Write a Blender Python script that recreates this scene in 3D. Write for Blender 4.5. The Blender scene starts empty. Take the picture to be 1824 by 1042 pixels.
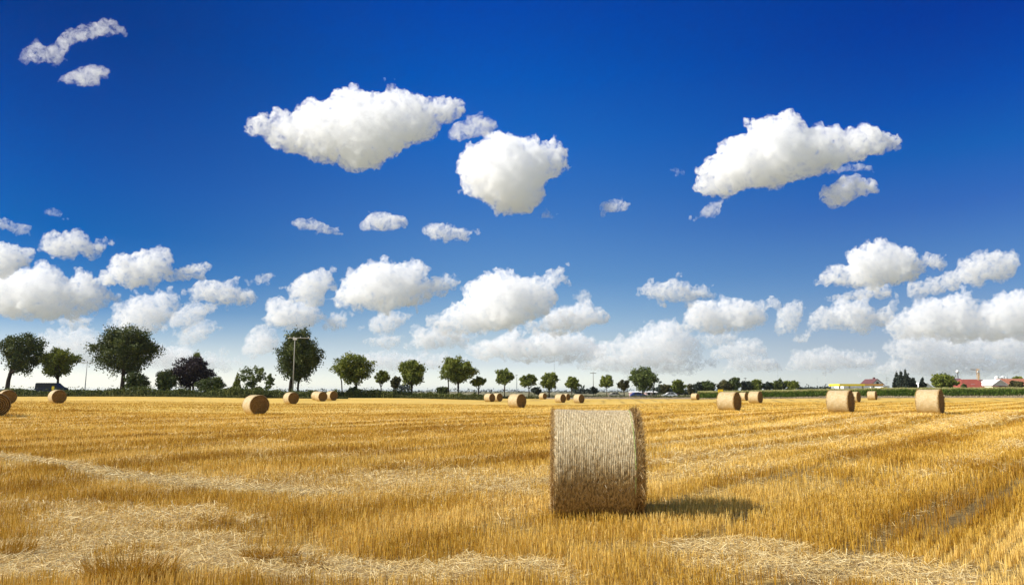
import bpy, bmesh, math, random
import numpy as np
from mathutils import Vector, Matrix
KAP_MUL, EROS, CLOUD_G, STUB, HAZE = 0.62, 0.425, 0.0, 1.0, 0.00005
BX, BY, BROT = 1.158, 9.98, -3.0                  # the near bale: where its middle stands, and its turn
sc = bpy.context.scene
C = sc.collection
R = math.radians
PI = math.pi

# ------------------------------------------------------------------ camera
F, CX, CY, HOR = 1267.0, 912.0, 521.0, 697.0      # the photograph's own pixels (1824 wide)
CAMH = 1.65
PITCH = math.atan((HOR - CY) / F)
cd = bpy.data.cameras.new('camera'); cam = bpy.data.objects.new('camera', cd); C.objects.link(cam)
cam.location = (0, 0, CAMH); cam.rotation_euler = (PI / 2 + PITCH, 0, 0)
cd.sensor_width = 36; cd.lens = 36 * F / 1824; cd.clip_start = 0.1; cd.clip_end = 90000
sc.camera = cam
CF = Vector((0, math.cos(PITCH), math.sin(PITCH))); CU = Vector((0, -math.sin(PITCH), math.cos(PITCH))); CR = Vector((1, 0, 0))

# ------------------------------------------------------------------ sun, sky, exposure
SUN_EL, SUN_AZ = 37.0, -98.0                      # azimuth from +Y towards +X: the sun stands left, a little behind the camera
sdir = Vector((math.sin(R(SUN_AZ)) * math.cos(R(SUN_EL)), math.cos(R(SUN_AZ)) * math.cos(R(SUN_EL)), math.sin(R(SUN_EL))))
ld = bpy.data.lights.new('sun', 'SUN'); ld.energy = 5.0; ld.angle = R(0.53); ld.color = (1.0, 0.95, 0.87)
sun = bpy.data.objects.new('sun', ld); C.objects.link(sun)
sun.rotation_euler = (-sdir).to_track_quat('-Z', 'Y').to_euler()
world = bpy.data.worlds.new('World'); sc.world = world; world.use_nodes = True
nt = world.node_tree; nt.nodes.clear()
def N(nt, t, **kw):
    n = nt.nodes.new(t)
    for k, v in kw.items(): setattr(n, k, v)
    return n
sky = N(nt, 'ShaderNodeTexSky', sky_type='NISHITA', sun_disc=False, sun_elevation=R(SUN_EL), sun_rotation=R(SUN_AZ) % (2 * PI),
        altitude=200, air_density=1.0, dust_density=0.6, ozone_density=2.0)
tc = N(nt, 'ShaderNodeTexCoord'); sep = N(nt, 'ShaderNodeSeparateXYZ')
nt.links.new(tc.outputs['Generated'], sep.inputs[0])
# the deep, polarised blue of the photograph: the sky texture tinted by height above the horizon
SKYTINT = [[(0.0045, (0.442, 0.4498, 0.5016)), (0.0304, (0.2875, 0.2923, 0.3525)), (0.0531, (0.2284, 0.2311, 0.2737)), (0.0758, (0.1392, 0.1678, 0.2238)), (0.1018, (0.0589, 0.1098, 0.1841)), (0.1407, (0.019, 0.0807, 0.1681)), (0.1921, (0.0, 0.0591, 0.1539)), (0.2549, (0.0, 0.0508, 0.1557)), (0.3448, (0.0, 0.0379, 0.1388)), (0.4279, (0.0, 0.0272, 0.1117))], [(0.0054, (0.4275, 0.4527, 0.5186)), (0.0366, (0.2792, 0.2818, 0.3474)), (0.0678, (0.2313, 0.232, 0.2667)), (0.1071, (0.1527, 0.188, 0.2366)), (0.154, (0.0899, 0.1506, 0.2235)), (0.2082, (0.0655, 0.1364, 0.2284)), (0.2688, (0.037, 0.1199, 0.24)), (0.3417, (0.0087, 0.1108, 0.273)), (0.4104, (0.0, 0.0929, 0.2826)), (0.5039, (0.0, 0.0665, 0.2644))], [(0.0045, (0.2541, 0.2717, 0.3278)), (0.0303, (0.1722, 0.1802, 0.2434)), (0.0562, (0.1499, 0.1531, 0.1977)), (0.0887, (0.1143, 0.1309, 0.1806)), (0.1275, (0.0743, 0.1144, 0.1782)), (0.1725, (0.0516, 0.0999, 0.1783)), (0.2232, (0.028, 0.0797, 0.183)), (0.2849, (0.0041, 0.0759, 0.2008)), (0.3441, (0.0, 0.0577, 0.2077)), (0.4271, (0.0, 0.0381, 0.1911))]]
def tint_ramp(stops):
    r = N(nt, 'ShaderNodeValToRGB'); els = r.color_ramp.elements
    els[0].position, els[0].color = stops[0][0], (*stops[0][1], 1)
    els[1].position, els[1].color = stops[-1][0], (*stops[-1][1], 1)
    for p, c in stops[1:-1]:
        e = els.new(p); e.color = (*c, 1)
    nt.links.new(sep.outputs['Z'], r.inputs[0]); return r
rampL, rampC, rampR = [tint_ramp(SKYTINT[k]) for k in range(3)]
def side_mix(lo, hi, A, B):                        # blends two tints from one bearing to the next
    m = N(nt, 'ShaderNodeMapRange', interpolation_type='SMOOTHSTEP'); m.inputs[1].default_value = lo; m.inputs[2].default_value = hi
    nt.links.new(sep.outputs['X'], m.inputs[0])
    x = N(nt, 'ShaderNodeMix', data_type='RGBA'); nt.links.new(m.outputs[0], x.inputs[0])
    nt.links.new(A, x.inputs[6]); nt.links.new(B, x.inputs[7]); return x.outputs[2]
tint = side_mix(0.0, 0.55, side_mix(-0.55, 0.0, rampL.outputs[0], rampC.outputs[0]), rampR.outputs[0])
mul = N(nt, 'ShaderNodeVectorMath', operation='MULTIPLY')
# the darkening belongs to the polarised band ahead; the unseen sky overhead and behind is brightened and warmed for added fill
def rng_w(sock, a, b):
    m = N(nt, 'ShaderNodeMapRange', interpolation_type='SMOOTHSTEP'); m.inputs[1].default_value = a; m.inputs[2].default_value = b; nt.links.new(sock, m.inputs[0]); return m.outputs[0]
mx = N(nt, 'ShaderNodeMath', operation='MAXIMUM'); nt.links.new(rng_w(sep.outputs['Z'], .58, .85), mx.inputs[0])
inv = N(nt, 'ShaderNodeMath', operation='SUBTRACT'); inv.inputs[0].default_value = 1; nt.links.new(rng_w(sep.outputs['Y'], 0.0, .45), inv.inputs[1]); nt.links.new(inv.outputs[0], mx.inputs[1])
nm = N(nt, 'ShaderNodeMix', data_type='RGBA'); nt.links.new(mx.outputs[0], nm.inputs[0]); nt.links.new(tint, nm.inputs[6]); nm.inputs[7].default_value = (.33, .30, .27, 1); tint = nm.outputs[2]
scl = N(nt, 'ShaderNodeVectorMath', operation='SCALE'); scl.inputs['Scale'].default_value = 4.0
nt.links.new(tint, scl.inputs[0])
nt.links.new(sky.outputs[0], mul.inputs[0]); nt.links.new(scl.outputs[0], mul.inputs[1])
bg = N(nt, 'ShaderNodeBackground'); bg.inputs['Strength'].default_value = 0.1
nt.links.new(mul.outputs[0], bg.inputs['Color'])
wo = N(nt, 'ShaderNodeOutputWorld'); nt.links.new(bg.outputs[0], wo.inputs['Surface'])
vs = sc.view_settings; vs.view_transform = 'Standard'; vs.look = 'None'; vs.exposure = 0.34; vs.gamma = 1.0; vs.use_curve_mapping = False
sc.render.engine = 'CYCLES'
cy = sc.cycles
cy.max_bounces = 28; cy.diffuse_bounces = 3; cy.glossy_bounces = 2; cy.transmission_bounces = 4; cy.volume_bounces = 28; cy.transparent_max_bounces = 24
cy.volume_step_rate = 1.0; cy.volume_max_steps = 256; cy.use_denoising = True; cy.caustics_reflective = False; cy.caustics_refractive = False
cy.use_adaptive_sampling = True; cy.adaptive_threshold = 0.015
try: cy.denoiser = 'OPENIMAGEDENOISE'; cy.denoising_prefilter = 'ACCURATE'
except Exception: pass

# ------------------------------------------------------------------ helpers
def ray(px, py):
    u = (px - CX) / F; v = (CY - py) / F
    return CR * u + CF + CU * v
def at(px, py, d):                                 # the point on pixel (px, py) whose forward distance is d
    r = ray(px, py); return Vector((0, 0, CAMH)) + r * (d / r.y)
def az_x(px, d): return at(px, HOR, d).x
def mat(name, col, rough=0.8, spec=0.3, noise=0.0, nscale=5.0, metal=0.0):
    m = bpy.data.materials.new(name); m.use_nodes = True; t = m.node_tree; b = t.nodes['Principled BSDF']
    b.inputs['Base Color'].default_value = (*col, 1); b.inputs['Roughness'].default_value = rough
    b.inputs['Specular IOR Level'].default_value = spec; b.inputs['Metallic'].default_value = metal
    if noise:
        tcn = t.nodes.new('ShaderNodeTexCoord')
        n = t.nodes.new('ShaderNodeTexNoise'); n.inputs['Scale'].default_value = nscale; n.inputs['Detail'].default_value = 6
        t.links.new(tcn.outputs['Object'], n.inputs['Vector'])
        mr = t.nodes.new('ShaderNodeMapRange'); mr.inputs[1].default_value = .3; mr.inputs[2].default_value = .7
        mr.inputs[3].default_value = 1 - noise; mr.inputs[4].default_value = 1 + noise
        vm = t.nodes.new('ShaderNodeVectorMath'); vm.operation = 'SCALE'; vm.inputs[0].default_value = col
        t.links.new(n.outputs[0], mr.inputs[0]); t.links.new(mr.outputs[0], vm.inputs['Scale']); t.links.new(vm.outputs[0], b.inputs['Base Color'])
    return m
def attr_mat(name, ca, cb, cc=None, rough=0.7, spec=0.25, trans=0.0):      # colour picked by the per-leaf / per-straw 'tone'
    m = bpy.data.materials.new(name); m.use_nodes = True; t = m.node_tree; b = t.nodes['Principled BSDF']
    a = t.nodes.new('ShaderNodeAttribute'); a.attribute_name = 'tone'
    r = t.nodes.new('ShaderNodeValToRGB'); r.color_ramp.elements[0].color = (*ca, 1); r.color_ramp.elements[1].color = (*(cc or cb), 1)
    if cc: e = r.color_ramp.elements.new(0.5); e.color = (*cb, 1)
    t.links.new(a.outputs['Fac'], r.inputs[0]); t.links.new(r.outputs[0], b.inputs['Base Color'])
    b.inputs['Roughness'].default_value = rough; b.inputs['Specular IOR Level'].default_value = spec
    if trans:
        tr = t.nodes.new('ShaderNodeBsdfTranslucent'); t.links.new(r.outputs[0], tr.inputs['Color'])
        mx = t.nodes.new('ShaderNodeMixShader'); mx.inputs[0].default_value = trans
        t.links.new(b.outputs[0], mx.inputs[1]); t.links.new(tr.outputs[0], mx.inputs[2])
        t.links.new(mx.outputs[0], t.nodes['Material Output'].inputs['Surface'])
    return m
def link(name, me, m=None, parent=None, loc=None):
    o = bpy.data.objects.new(name, me); C.objects.link(o)
    if m is not None and me is not None: me.materials.append(m)
    if parent is not None: o.parent = parent
    if loc is not None: o.location = loc
    return o
def tag(o, label=None, cat=None, group=None, kind=None):
    if label: o['label'] = label
    if cat: o['category'] = cat
    if group: o['group'] = group
    if kind: o['kind'] = kind
    return o
def empty(name, loc, rz=0.0):
    o = bpy.data.objects.new(name, None); C.objects.link(o); o.location = loc; o.rotation_euler = (0, 0, rz); o.empty_display_size = .3
    return o
def np_mesh(name, verts, faces, tone=None, smooth=False):         # verts (n,3), faces (m,k)
    me = bpy.data.meshes.new(name); verts = np.asarray(verts, np.float32); faces = np.asarray(faces, np.int32)
    n, (mf, k) = len(verts), faces.shape
    me.vertices.add(n); me.vertices.foreach_set('co', verts.ravel())
    me.loops.add(mf * k); me.loops.foreach_set('vertex_index', faces.ravel())
    me.polygons.add(mf); me.polygons.foreach_set('loop_start', np.arange(0, mf * k, k, dtype=np.int32))
    me.update(calc_edges=True)
    if smooth: me.polygons.foreach_set('use_smooth', np.ones(mf, bool))
    if tone is not None:
        a = me.attributes.new('tone', 'FLOAT', 'FACE'); a.data.foreach_set('value', np.asarray(tone, np.float32))
    return me
def bm_mesh(name, bm, smooth=False):
    me = bpy.data.meshes.new(name); bmesh.ops.recalc_face_normals(bm, faces=bm.faces[:]); bm.to_mesh(me); bm.free()
    if smooth: me.polygons.foreach_set('use_smooth', np.ones(len(me.polygons), bool))
    return me
def box(bm, x0, x1, y0, y1, z0, z1):
    v = [bm.verts.new(p) for p in ((x0,y0,z0),(x1,y0,z0),(x1,y1,z0),(x0,y1,z0),(x0,y0,z1),(x1,y0,z1),(x1,y1,z1),(x0,y1,z1))]
    for f in ((0,3,2,1),(4,5,6,7),(0,1,5,4),(1,2,6,5),(2,3,7,6),(3,0,4,7)): bm.faces.new([v[i] for i in f])
def boxes(name, lst, m, parent=None, bevel=0.0):
    bm = bmesh.new()
    for b in lst: box(bm, *b)
    if bevel: bmesh.ops.bevel(bm, geom=bm.edges[:], offset=bevel, segments=1, affect='EDGES')
    return link(name, bm_mesh(name, bm), m, parent)
def tube(bm, pts, rad, n=6):                                       # tapered tube along points
    rings = []
    for i, p in enumerate(pts):
        p = Vector(p); a = Vector(pts[min(i + 1, len(pts) - 1)]) - Vector(pts[max(i - 1, 0)])
        q = a.to_track_quat('Z', 'Y'); r = rad[i] if hasattr(rad, '__len__') else rad
        rings.append([bm.verts.new(p + q @ Vector((math.cos(k * 2 * PI / n) * r, math.sin(k * 2 * PI / n) * r, 0))) for k in range(n)])
    for a, b in zip(rings, rings[1:]):
        for k in range(n): bm.faces.new((a[k], a[(k + 1) % n], b[(k + 1) % n], b[k]))
    bm.faces.new(rings[0][::-1]); bm.faces.new(rings[-1])
def tubes(name, lst, m, parent=None, n=6, smooth=True):
    bm = bmesh.new()
    for pts, rad in lst: tube(bm, pts, rad, n)
    return link(name, bm_mesh(name, bm, smooth), m, parent)
def prism(bm, poly, y0, y1):                                       # polygon in XZ extruded along Y
    a = [bm.verts.new((x, y0, z)) for x, z in poly]; b = [bm.verts.new((x, y1, z)) for x, z in poly]
    n = len(poly); bm.faces.new(a); bm.faces.new(b[::-1])
    for i in range(n): bm.faces.new((a[i], b[i], b[(i + 1) % n], a[(i + 1) % n]))
def prisms(name, lst, m, parent=None):
    bm = bmesh.new()
    for poly, y0, y1 in lst: prism(bm, poly, y0, y1)
    return link(name, bm_mesh(name, bm), m, parent)

# ------------------------------------------------------------------ terrain: gentle height field fitted to where things stand
# (pixel x, forward distance, pixel y of the ground there)
CTRL = [(103,76,720.5),(457,51,738.5),(519,87,720.5),(572,110,716),(590,112,714.5),(883,122,717),(920,70,726.5),(967,165,713),(998,120,717.5),
        (1030,118,718),(1238,145,712.5),(1297,53,732),(1325,125,714),(1345,82,718),(1495,45,735),(1520,95,716),(1553,115,711.5),(1655,43,735.5),(15,70,718),
        (0,118,706.5),(200,118,706.5),(450,120,706.5),(640,135,707),(760,145,707.5),(880,165,709),(1040,185,711.5),(1245,175,711),(1500,150,708.5),(1700,145,708),(1824,140,708),
        (100,150,702.5),(300,150,702.5),(500,150,702.5),(700,170,703),(900,215,704),(1100,250,705),(1250,250,704.5),(1500,260,702.5),(1700,300,700.5),(1824,300,700.5),
        (-300,120,706),(2100,120,709),(-300,60,720),(2100,45,736)]
ctrl = []
for px, d, y in CTRL:
    r = ray(px, y); ctrl.append((math.degrees(math.atan2(r.x, r.y)), math.log(d), CAMH + d * r.z / r.y))
for a_ in range(-180, 181, 8):
    for d in (3, 6, 10, 15, 20, 26): ctrl.append((a_, math.log(d), 0.0))
    for d in (900, 2500, 8000): ctrl.append((a_, math.log(d), 0.2))
    if abs(a_) > 50:
        for d in (50, 110, 250): ctrl.append((a_, math.log(d), 0.2))
ctrl = np.array(ctrl)
def terr(X, Y):
    X = np.asarray(X, float); Y = np.asarray(Y, float); sh = X.shape; X = X.ravel(); Y = Y.ravel(); out = np.empty(len(X))
    for i in range(0, len(X), 40000):
        x, y = X[i:i + 40000], Y[i:i + 40000]
        u = np.degrees(np.arctan2(x, y)); v = np.log(np.maximum(np.where(np.abs(u) < 75, np.abs(y), np.hypot(x, y)), 1.0))
        w = np.exp(-((u[:, None] - ctrl[:, 0]) / 7.0) ** 2 - ((v[:, None] - ctrl[:, 1]) / 0.22) ** 2) + 1e-9
        w0 = np.exp(-((u[:, None] - ctrl[:, 0]) / 25.0) ** 2 - ((v[:, None] - ctrl[:, 1]) / 0.8) ** 2) * 0.01
        w = w + w0
        out[i:i + 40000] = (w * ctrl[:, 2]).sum(1) / w.sum(1)
    return out.reshape(sh)
def tz(x, y): return float(terr(np.array([x]), np.array([y]))[0])
EDGE = [(-180,60),(-75,100),(-50,118),(-35.7,118),(-20,120),(-12,135),(-7,145),(-1.5,165),(5.8,185),(14.7,175),(25,150),(36,140),(50,130),(75,100),(180,60)]
def edge_d(az):                                   # forward (or radial, off to the sides) distance of the field's far edge
    return np.interp(az, [e[0] for e in EDGE], [e[1] for e in EDGE])
def polar_sheet(name, radii, naz, dz=0.0, lim=None):
    az = np.radians(np.linspace(-180, 180, naz, endpoint=False)); deg = np.degrees(az)
    dirs = np.c_[np.sin(az), np.cos(az)]; rings = []
    for k, r in enumerate(radii):
        rr = np.full(naz, float(r)) if lim is None else lim * r
        rr = np.where(np.abs(deg) < 75, rr / np.maximum(np.cos(az), .2), rr / .26)
        x = dirs[:, 0] * rr; y = dirs[:, 1] * rr; rings.append(np.c_[x, y, terr(x, y) + dz])
    V = np.concatenate([[[0, 0, dz]]] + rings); Fc = []
    n = naz
    j = np.arange(n); j2 = (j + 1) % n
    for k in range(len(radii) - 1):
        a = 1 + k * n; b = a + n
        Fc.append(np.c_[a + j, b + j, b + j2, a + j2][:, ::-1])
    Fq = np.concatenate(Fc); me = bpy.data.meshes.new(name)
    tri = [(0, 1 + i, 1 + k2) for i, k2 in zip(j, j2)]
    me.from_pydata(V.tolist(), [], [t[::-1] for t in tri] + Fq.tolist()); me.update()
    me.polygons.foreach_set('use_smooth', np.ones(len(me.polygons), bool))
    return me

# rows run away to the right (about 42 degrees); a broad curved wheel track crosses on the left
RAZ = R(42.0); RD = np.array([math.sin(RAZ), math.cos(RAZ)]); RN = np.array([math.cos(RAZ), -math.sin(RAZ)])
def gpt(px, py): r = ray(px, py); t = -CAMH / r.z; return np.array([r.x * t, r.y * t])
def vnoise(x, y, seed=0):                          # smooth value noise
    xi = np.floor(x).astype(np.int64); yi = np.floor(y).astype(np.int64); fx = x - xi; fy = y - yi
    fx = fx * fx * (3 - 2 * fx); fy = fy * fy * (3 - 2 * fy)
    def h(a, b):
        n = (a * 374761393 + b * 668265263 + seed * 974711) & 0x7fffffff; n = ((n ^ (n >> 13)) * 1274126177) & 0x7fffffff
        return ((n ^ (n >> 16)) & 0xffff) / 65535.0
    return (h(xi, yi) * (1 - fx) + h(xi + 1, yi) * fx) * (1 - fy) + (h(xi, yi + 1) * (1 - fx) + h(xi + 1, yi + 1) * fx) * fy
def fbm(x, y, seed=0, o=4):
    s = 0; a = .5; t = 0
    for k in range(o): s = s + a * vnoise(x * 2 ** k, y * 2 ** k, seed + k * 7); t += a; a *= .55
    return s / t
def seg_dist(x, y, pts):
    d = np.full(x.shape, 1e9)
    for a, b in zip(pts, pts[1:]):
        ab = b - a; t = np.clip(((x - a[0]) * ab[0] + (y - a[1]) * ab[1]) / (ab @ ab), 0, 1)
        d = np.minimum(d, np.hypot(x - a[0] - t * ab[0], y - a[1] - t * ab[1]))
    return d
G = lambda *l: [gpt(*p) for p in l]
PATCH = [  # flattened places where loose pale straw lies: centre pixel, half widths in metres (across, along), strength
    (215, 965, 1.1, .65, .85), (330, 1000, 1.3, .6, 1.0), (620, 1020, 1.1, .33, 1.0), (860, 1022, 1.0, .36, 1.0), (60, 1010, .9, .5, .9), (90, 905, 1.9, .45, .55), (250, 925, 1.6, .9, .85),
    (1330, 985, 0.8, .45, .85), (1480, 1010, 1.1, .55, 1.0), (1600, 1030, .9, .4, .9), (640, 862, 5.0, 1.6, .55), (900, 850, 4.0, 1.2, .45), (760, 885, 2.5, .8, .4)]
TRACKS = [ # bare wheel tracks: points in pixels, half width (m), depth
    (G((1655, 962), (1730, 912), (1824, 862), (1950, 800)), .17, 1.05),
    (G((1200, 1000), (1290, 948), (1400, 895), (1520, 855), (1700, 805), (1900, 762)), .10, .8),
    (G((-60, 806), (80, 824), (200, 846), (360, 868), (560, 880)), .45, .8)]
PALES = [G((-60, 806), (80, 824), (200, 846), (360, 868), (520, 880), (800, 862), (1000, 838)), G((1150, 856), (1300, 818), (1500, 785), (1824, 738)),
         G((1150, 826), (1400, 796), (1824, 752)), G((1150, 797), (1500, 760), (1824, 727))]
def field_maps(x, y):
    """stand: 0..1 how thickly stubble stands; pale: 0..1 how much loose straw covers the ground; hgt: stubble height"""
    s = x * RN[0] + y * RN[1]; l = x * RD[0] + y * RD[1]
    wob = (fbm(l / 9, s / 9, 3, 2) - .5) * .5
    wx = x + (fbm(x * 1.1, y * 1.1, 41, 3) - .5) * .9; wy = y + (fbm(x * 1.1 + 9, y * 1.1, 43, 3) - .5) * .9
    pale = np.zeros_like(x)
    for px, py, wa, wl, st in PATCH:
        c = gpt(px, py); q = ((wx - c[0]) / wa) ** 2 + ((wy - c[1]) / wl) ** 2
        pale = np.maximum(pale, st * np.clip(1.45 - q * .95 + (fbm(x * 2.3, y * 2.3, 51, 3) - .5) * 1.5, 0, 1))
    for P in PALES: pale = np.maximum(pale, .55 * np.clip(1.5 - seg_dist(wx, wy, P) / .42, 0, 1))
    # swaths of chopped straw between the standing strips
    sw = .5 + .5 * np.cos((s + wob) * 2 * PI / 3.1 + .8) ; sw = np.clip((sw - .62) * 3, 0, 1) * (.35 + .65 * fbm(l / 3.5, s / 2.0, 11, 3))
    pale = np.maximum(pale, .55 * sw * np.clip((y - 9) / 6, .15, 1))
    gap = np.zeros_like(x); gw = .55 + .9 * fbm(x * 1.7, y * 1.7, 71, 3)
    for P, w, k in TRACKS: gap = np.maximum(gap, k * np.clip(1.5 - seg_dist(wx * .35 + x * .65, wy * .35 + y * .65, P) / (w * gw), 0, 1))
    # every pass of the harvester leaves a thin bare line beside its swath
    ph = ((s + wob * .5) / 3.1 + .30) % 1.0; line = np.clip(1.4 - np.abs(ph - .5) * 3.1 / .20, 0, 1) * (.6 + .5 * vnoise(l / 2.5, s / 3.1, 63)) * np.clip((x + 1.5) / 4, .25, 1)
    gap = np.maximum(gap, line)
    n = fbm(x * .9, y * .9, 5, 4); nb = fbm(l / 14, s / 2.2, 21, 3)
    stand = np.clip(1.05 - 1.12 * np.clip(pale - .12, 0, 1) - gap, 0.0, 1) * np.clip((n - .22) * 3.4, .3, 1)
    hgt = .132 * (.72 + .55 * nb) * (1 - .45 * np.clip(pale, 0, 1)) * (.8 + .4 * n)
    return stand, pale, gap, hgt

def field_mat(detail):
    m = bpy.data.materials.new('stubble_ground'); m.use_nodes = True; t = m.node_tree; b = t.nodes['Principled BSDF']; L = t.links
    def n(ty, **k):
        q = t.nodes.new(ty)
        for a, v in k.items(): setattr(q, a, v)
        return q
    tcn = n('ShaderNodeTexCoord'); mp = n('ShaderNodeMapping'); mp.inputs['Rotation'].default_value = (0, 0, RAZ)   # x across the rows, y along
    L.new(tcn.outputs['Object'], mp.inputs[0])
    def noise(scale, det, vec=None, sx=1, sy=1, rough=.6):
        q = n('ShaderNodeTexNoise'); q.inputs['Scale'].default_value = scale; q.inputs['Detail'].default_value = det; q.inputs['Roughness'].default_value = rough
        ms = n('ShaderNodeVectorMath', operation='MULTIPLY'); ms.inputs[1].default_value = (sx, sy, 1); L.new(vec or mp.outputs[0], ms.inputs[0]); L.new(ms.outputs[0], q.inputs['Vector']); return q.outputs[0]
    def rng(s, a, b_, c=0, d=1):
        q = n('ShaderNodeMapRange'); q.inputs[1].default_value = a; q.inputs[2].default_value = b_; q.inputs[3].default_value = c; q.inputs[4].default_value = d; L.new(s, q.inputs[0]); return q.outputs[0]
    def mixc(f, c1, c2):
        q = n('ShaderNodeMix', data_type='RGBA')
        if isinstance(f, float): q.inputs[0].default_value = f
        else: L.new(f, q.inputs[0])
        for i, c in ((6, c1), (7, c2)):
            if isinstance(c, tuple): q.inputs[i].default_value = (*c, 1)
            else: L.new(c, q.inputs[i])
        return q.outputs[2]
    pa = n('ShaderNodeAttribute', attribute_name='pale').outputs['Fac']
    fine = noise(9.0, 8, sy=.7, rough=.75); bands = noise(.34, 5, sx=1.0, sy=.035, rough=.6); broad = noise(.05, 4, sx=1, sy=.25); straws = noise(60, 3, sx=1, sy=.12, rough=.7)
    rows = noise(1.9, 3, sx=1, sy=.03)
    gold = mixc(rng(bands, .40, .62), (.60, .38, .045), (.78, .53, .11))
    gold = mixc(rng(rows, .44, .64, 0, .5), gold, (.52, .31, .06))
    gold = mixc(rng(broad, .42, .62, 0, .55), gold, (.78, .53, .14))
    near = mixc(rng(fine, .4, .62), (.24, .15, .045), (.56, .38, .12))
    pale = mixc(rng(straws, .4, .6), (.34, .225, .095), (.66, .50, .26))
    # the same harvester lines, carried on into the distance by the sheet
    sx_ = n('ShaderNodeSeparateXYZ'); L.new(mp.outputs[0], sx_.inputs[0])
    def mth(op, a, b_): 
        q = n('ShaderNodeMath', operation=op)
        for i, v in ((0, a), (1, b_)):
            if isinstance(v, (int, float)): q.inputs[i].default_value = v
            elif v is not None: L.new(v, q.inputs[i])
        return q.outputs[0]
    wv = noise(.12, 2, sx=1, sy=.4); ss = mth('ADD', sx_.outputs['X'], mth('MULTIPLY', mth('SUBTRACT', wv, .5), 1.0))
    phs = mth('FRACT', mth('ADD', mth('MULTIPLY', ss, 1 / 3.1), .30), None); dl = mth('ABSOLUTE', mth('SUBTRACT', phs, .5), None)
    lin_ = mth('MULTIPLY', rng(dl, .06, .15, 1, 0), rng(noise(.5, 3, sx=.6, sy=.15), .35, .6)); plw = mth('MULTIPLY', rng(dl, .34, .46, 0, 1), rng(noise(.35, 3, sx=.6, sy=.12), .4, .62))
    gold = mixc(mth('MULTIPLY', plw, .65), gold, (.84, .63, .27)); gold = mixc(mth('MULTIPLY', lin_, .75), gold, (.34, .19, .04))
    d = n('ShaderNodeVectorMath', operation='LENGTH'); L.new(tcn.outputs['Object'], d.inputs[0])
    far = rng(d.outputs['Value'], 12, 38)                       # stalks are modelled close by; beyond them the sheet itself carries their colour
    col = mixc(far, near, gold); col = mixc(rng(pa, .1, .75), col, mixc(far, pale, mixc(.5, gold, (.78, .57, .27))))
    col = mixc(rng(noise(2.6, 6, sx=1, sy=.6, rough=.8), .56, .70, 0, .35), col, (.27, .17, .07))
    col = mixc(mth('MULTIPLY', n('ShaderNodeAttribute', attribute_name='bare').outputs['Fac'], .6), col, (.12, .075, .032))
    L.new(col, b.inputs['Base Color']); b.inputs['Roughness'].default_value = .85; b.inputs['Specular IOR Level'].default_value = .15
    bp = n('ShaderNodeBump'); bp.inputs['Strength'].default_value = .7; bp.inputs['Distance'].default_value = .05; L.new(fine, bp.inputs['Height']); L.new(bp.outputs[0], b.inputs['Normal'])
    return m
naz = 1440
deg_ = np.linspace(-180, 180, naz, endpoint=False); lim = edge_d(deg_)
fr = [.02] + [.03 + .002 * i for i in range(62)] + [.16, .17, .2, .23, .27, .31, .36, .42, .5, .58, .67, .76, .85, .92, 1.0]
def radial(fr): # near rings are circles of fixed forward distance, far ones follow the field's edge
    return fr
me = polar_sheet('stubble_field', fr, naz, 0.0, lim)
# sample the pale-straw map on a finer band in front of the camera
field = link('field', me, field_mat(True)); tag(field, kind='structure')
co = np.empty(len(me.vertices) * 3, np.float32); me.vertices.foreach_get('co', co); co = co.reshape(-1, 3)
st_, pl_, gp_, hg_ = field_maps(co[:, 0], co[:, 1]); pl_[co[:, 1] > 60] *= .5
a = me.attributes.new('pale', 'FLOAT', 'POINT'); a.data.foreach_set('value', pl_.astype(np.float32))
a = me.attributes.new('bare', 'FLOAT', 'POINT'); a.data.foreach_set('value', np.clip(gp_, 0, 1).astype(np.float32))

gm = mat('far_ground', (.22, .20, .11), .9, .1, noise=.45, nscale=.03)
ground = link('ground', polar_sheet('ground', [3, 8, 15, 25, 35, 45, 60, 75, 90, 105, 120, 140, 160, 180, 200, 230, 260, 300, 360, 450, 600, 900, 1500, 3000, 8000, 40000], 360, -.12), gm)
tag(ground, kind='structure')

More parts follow.
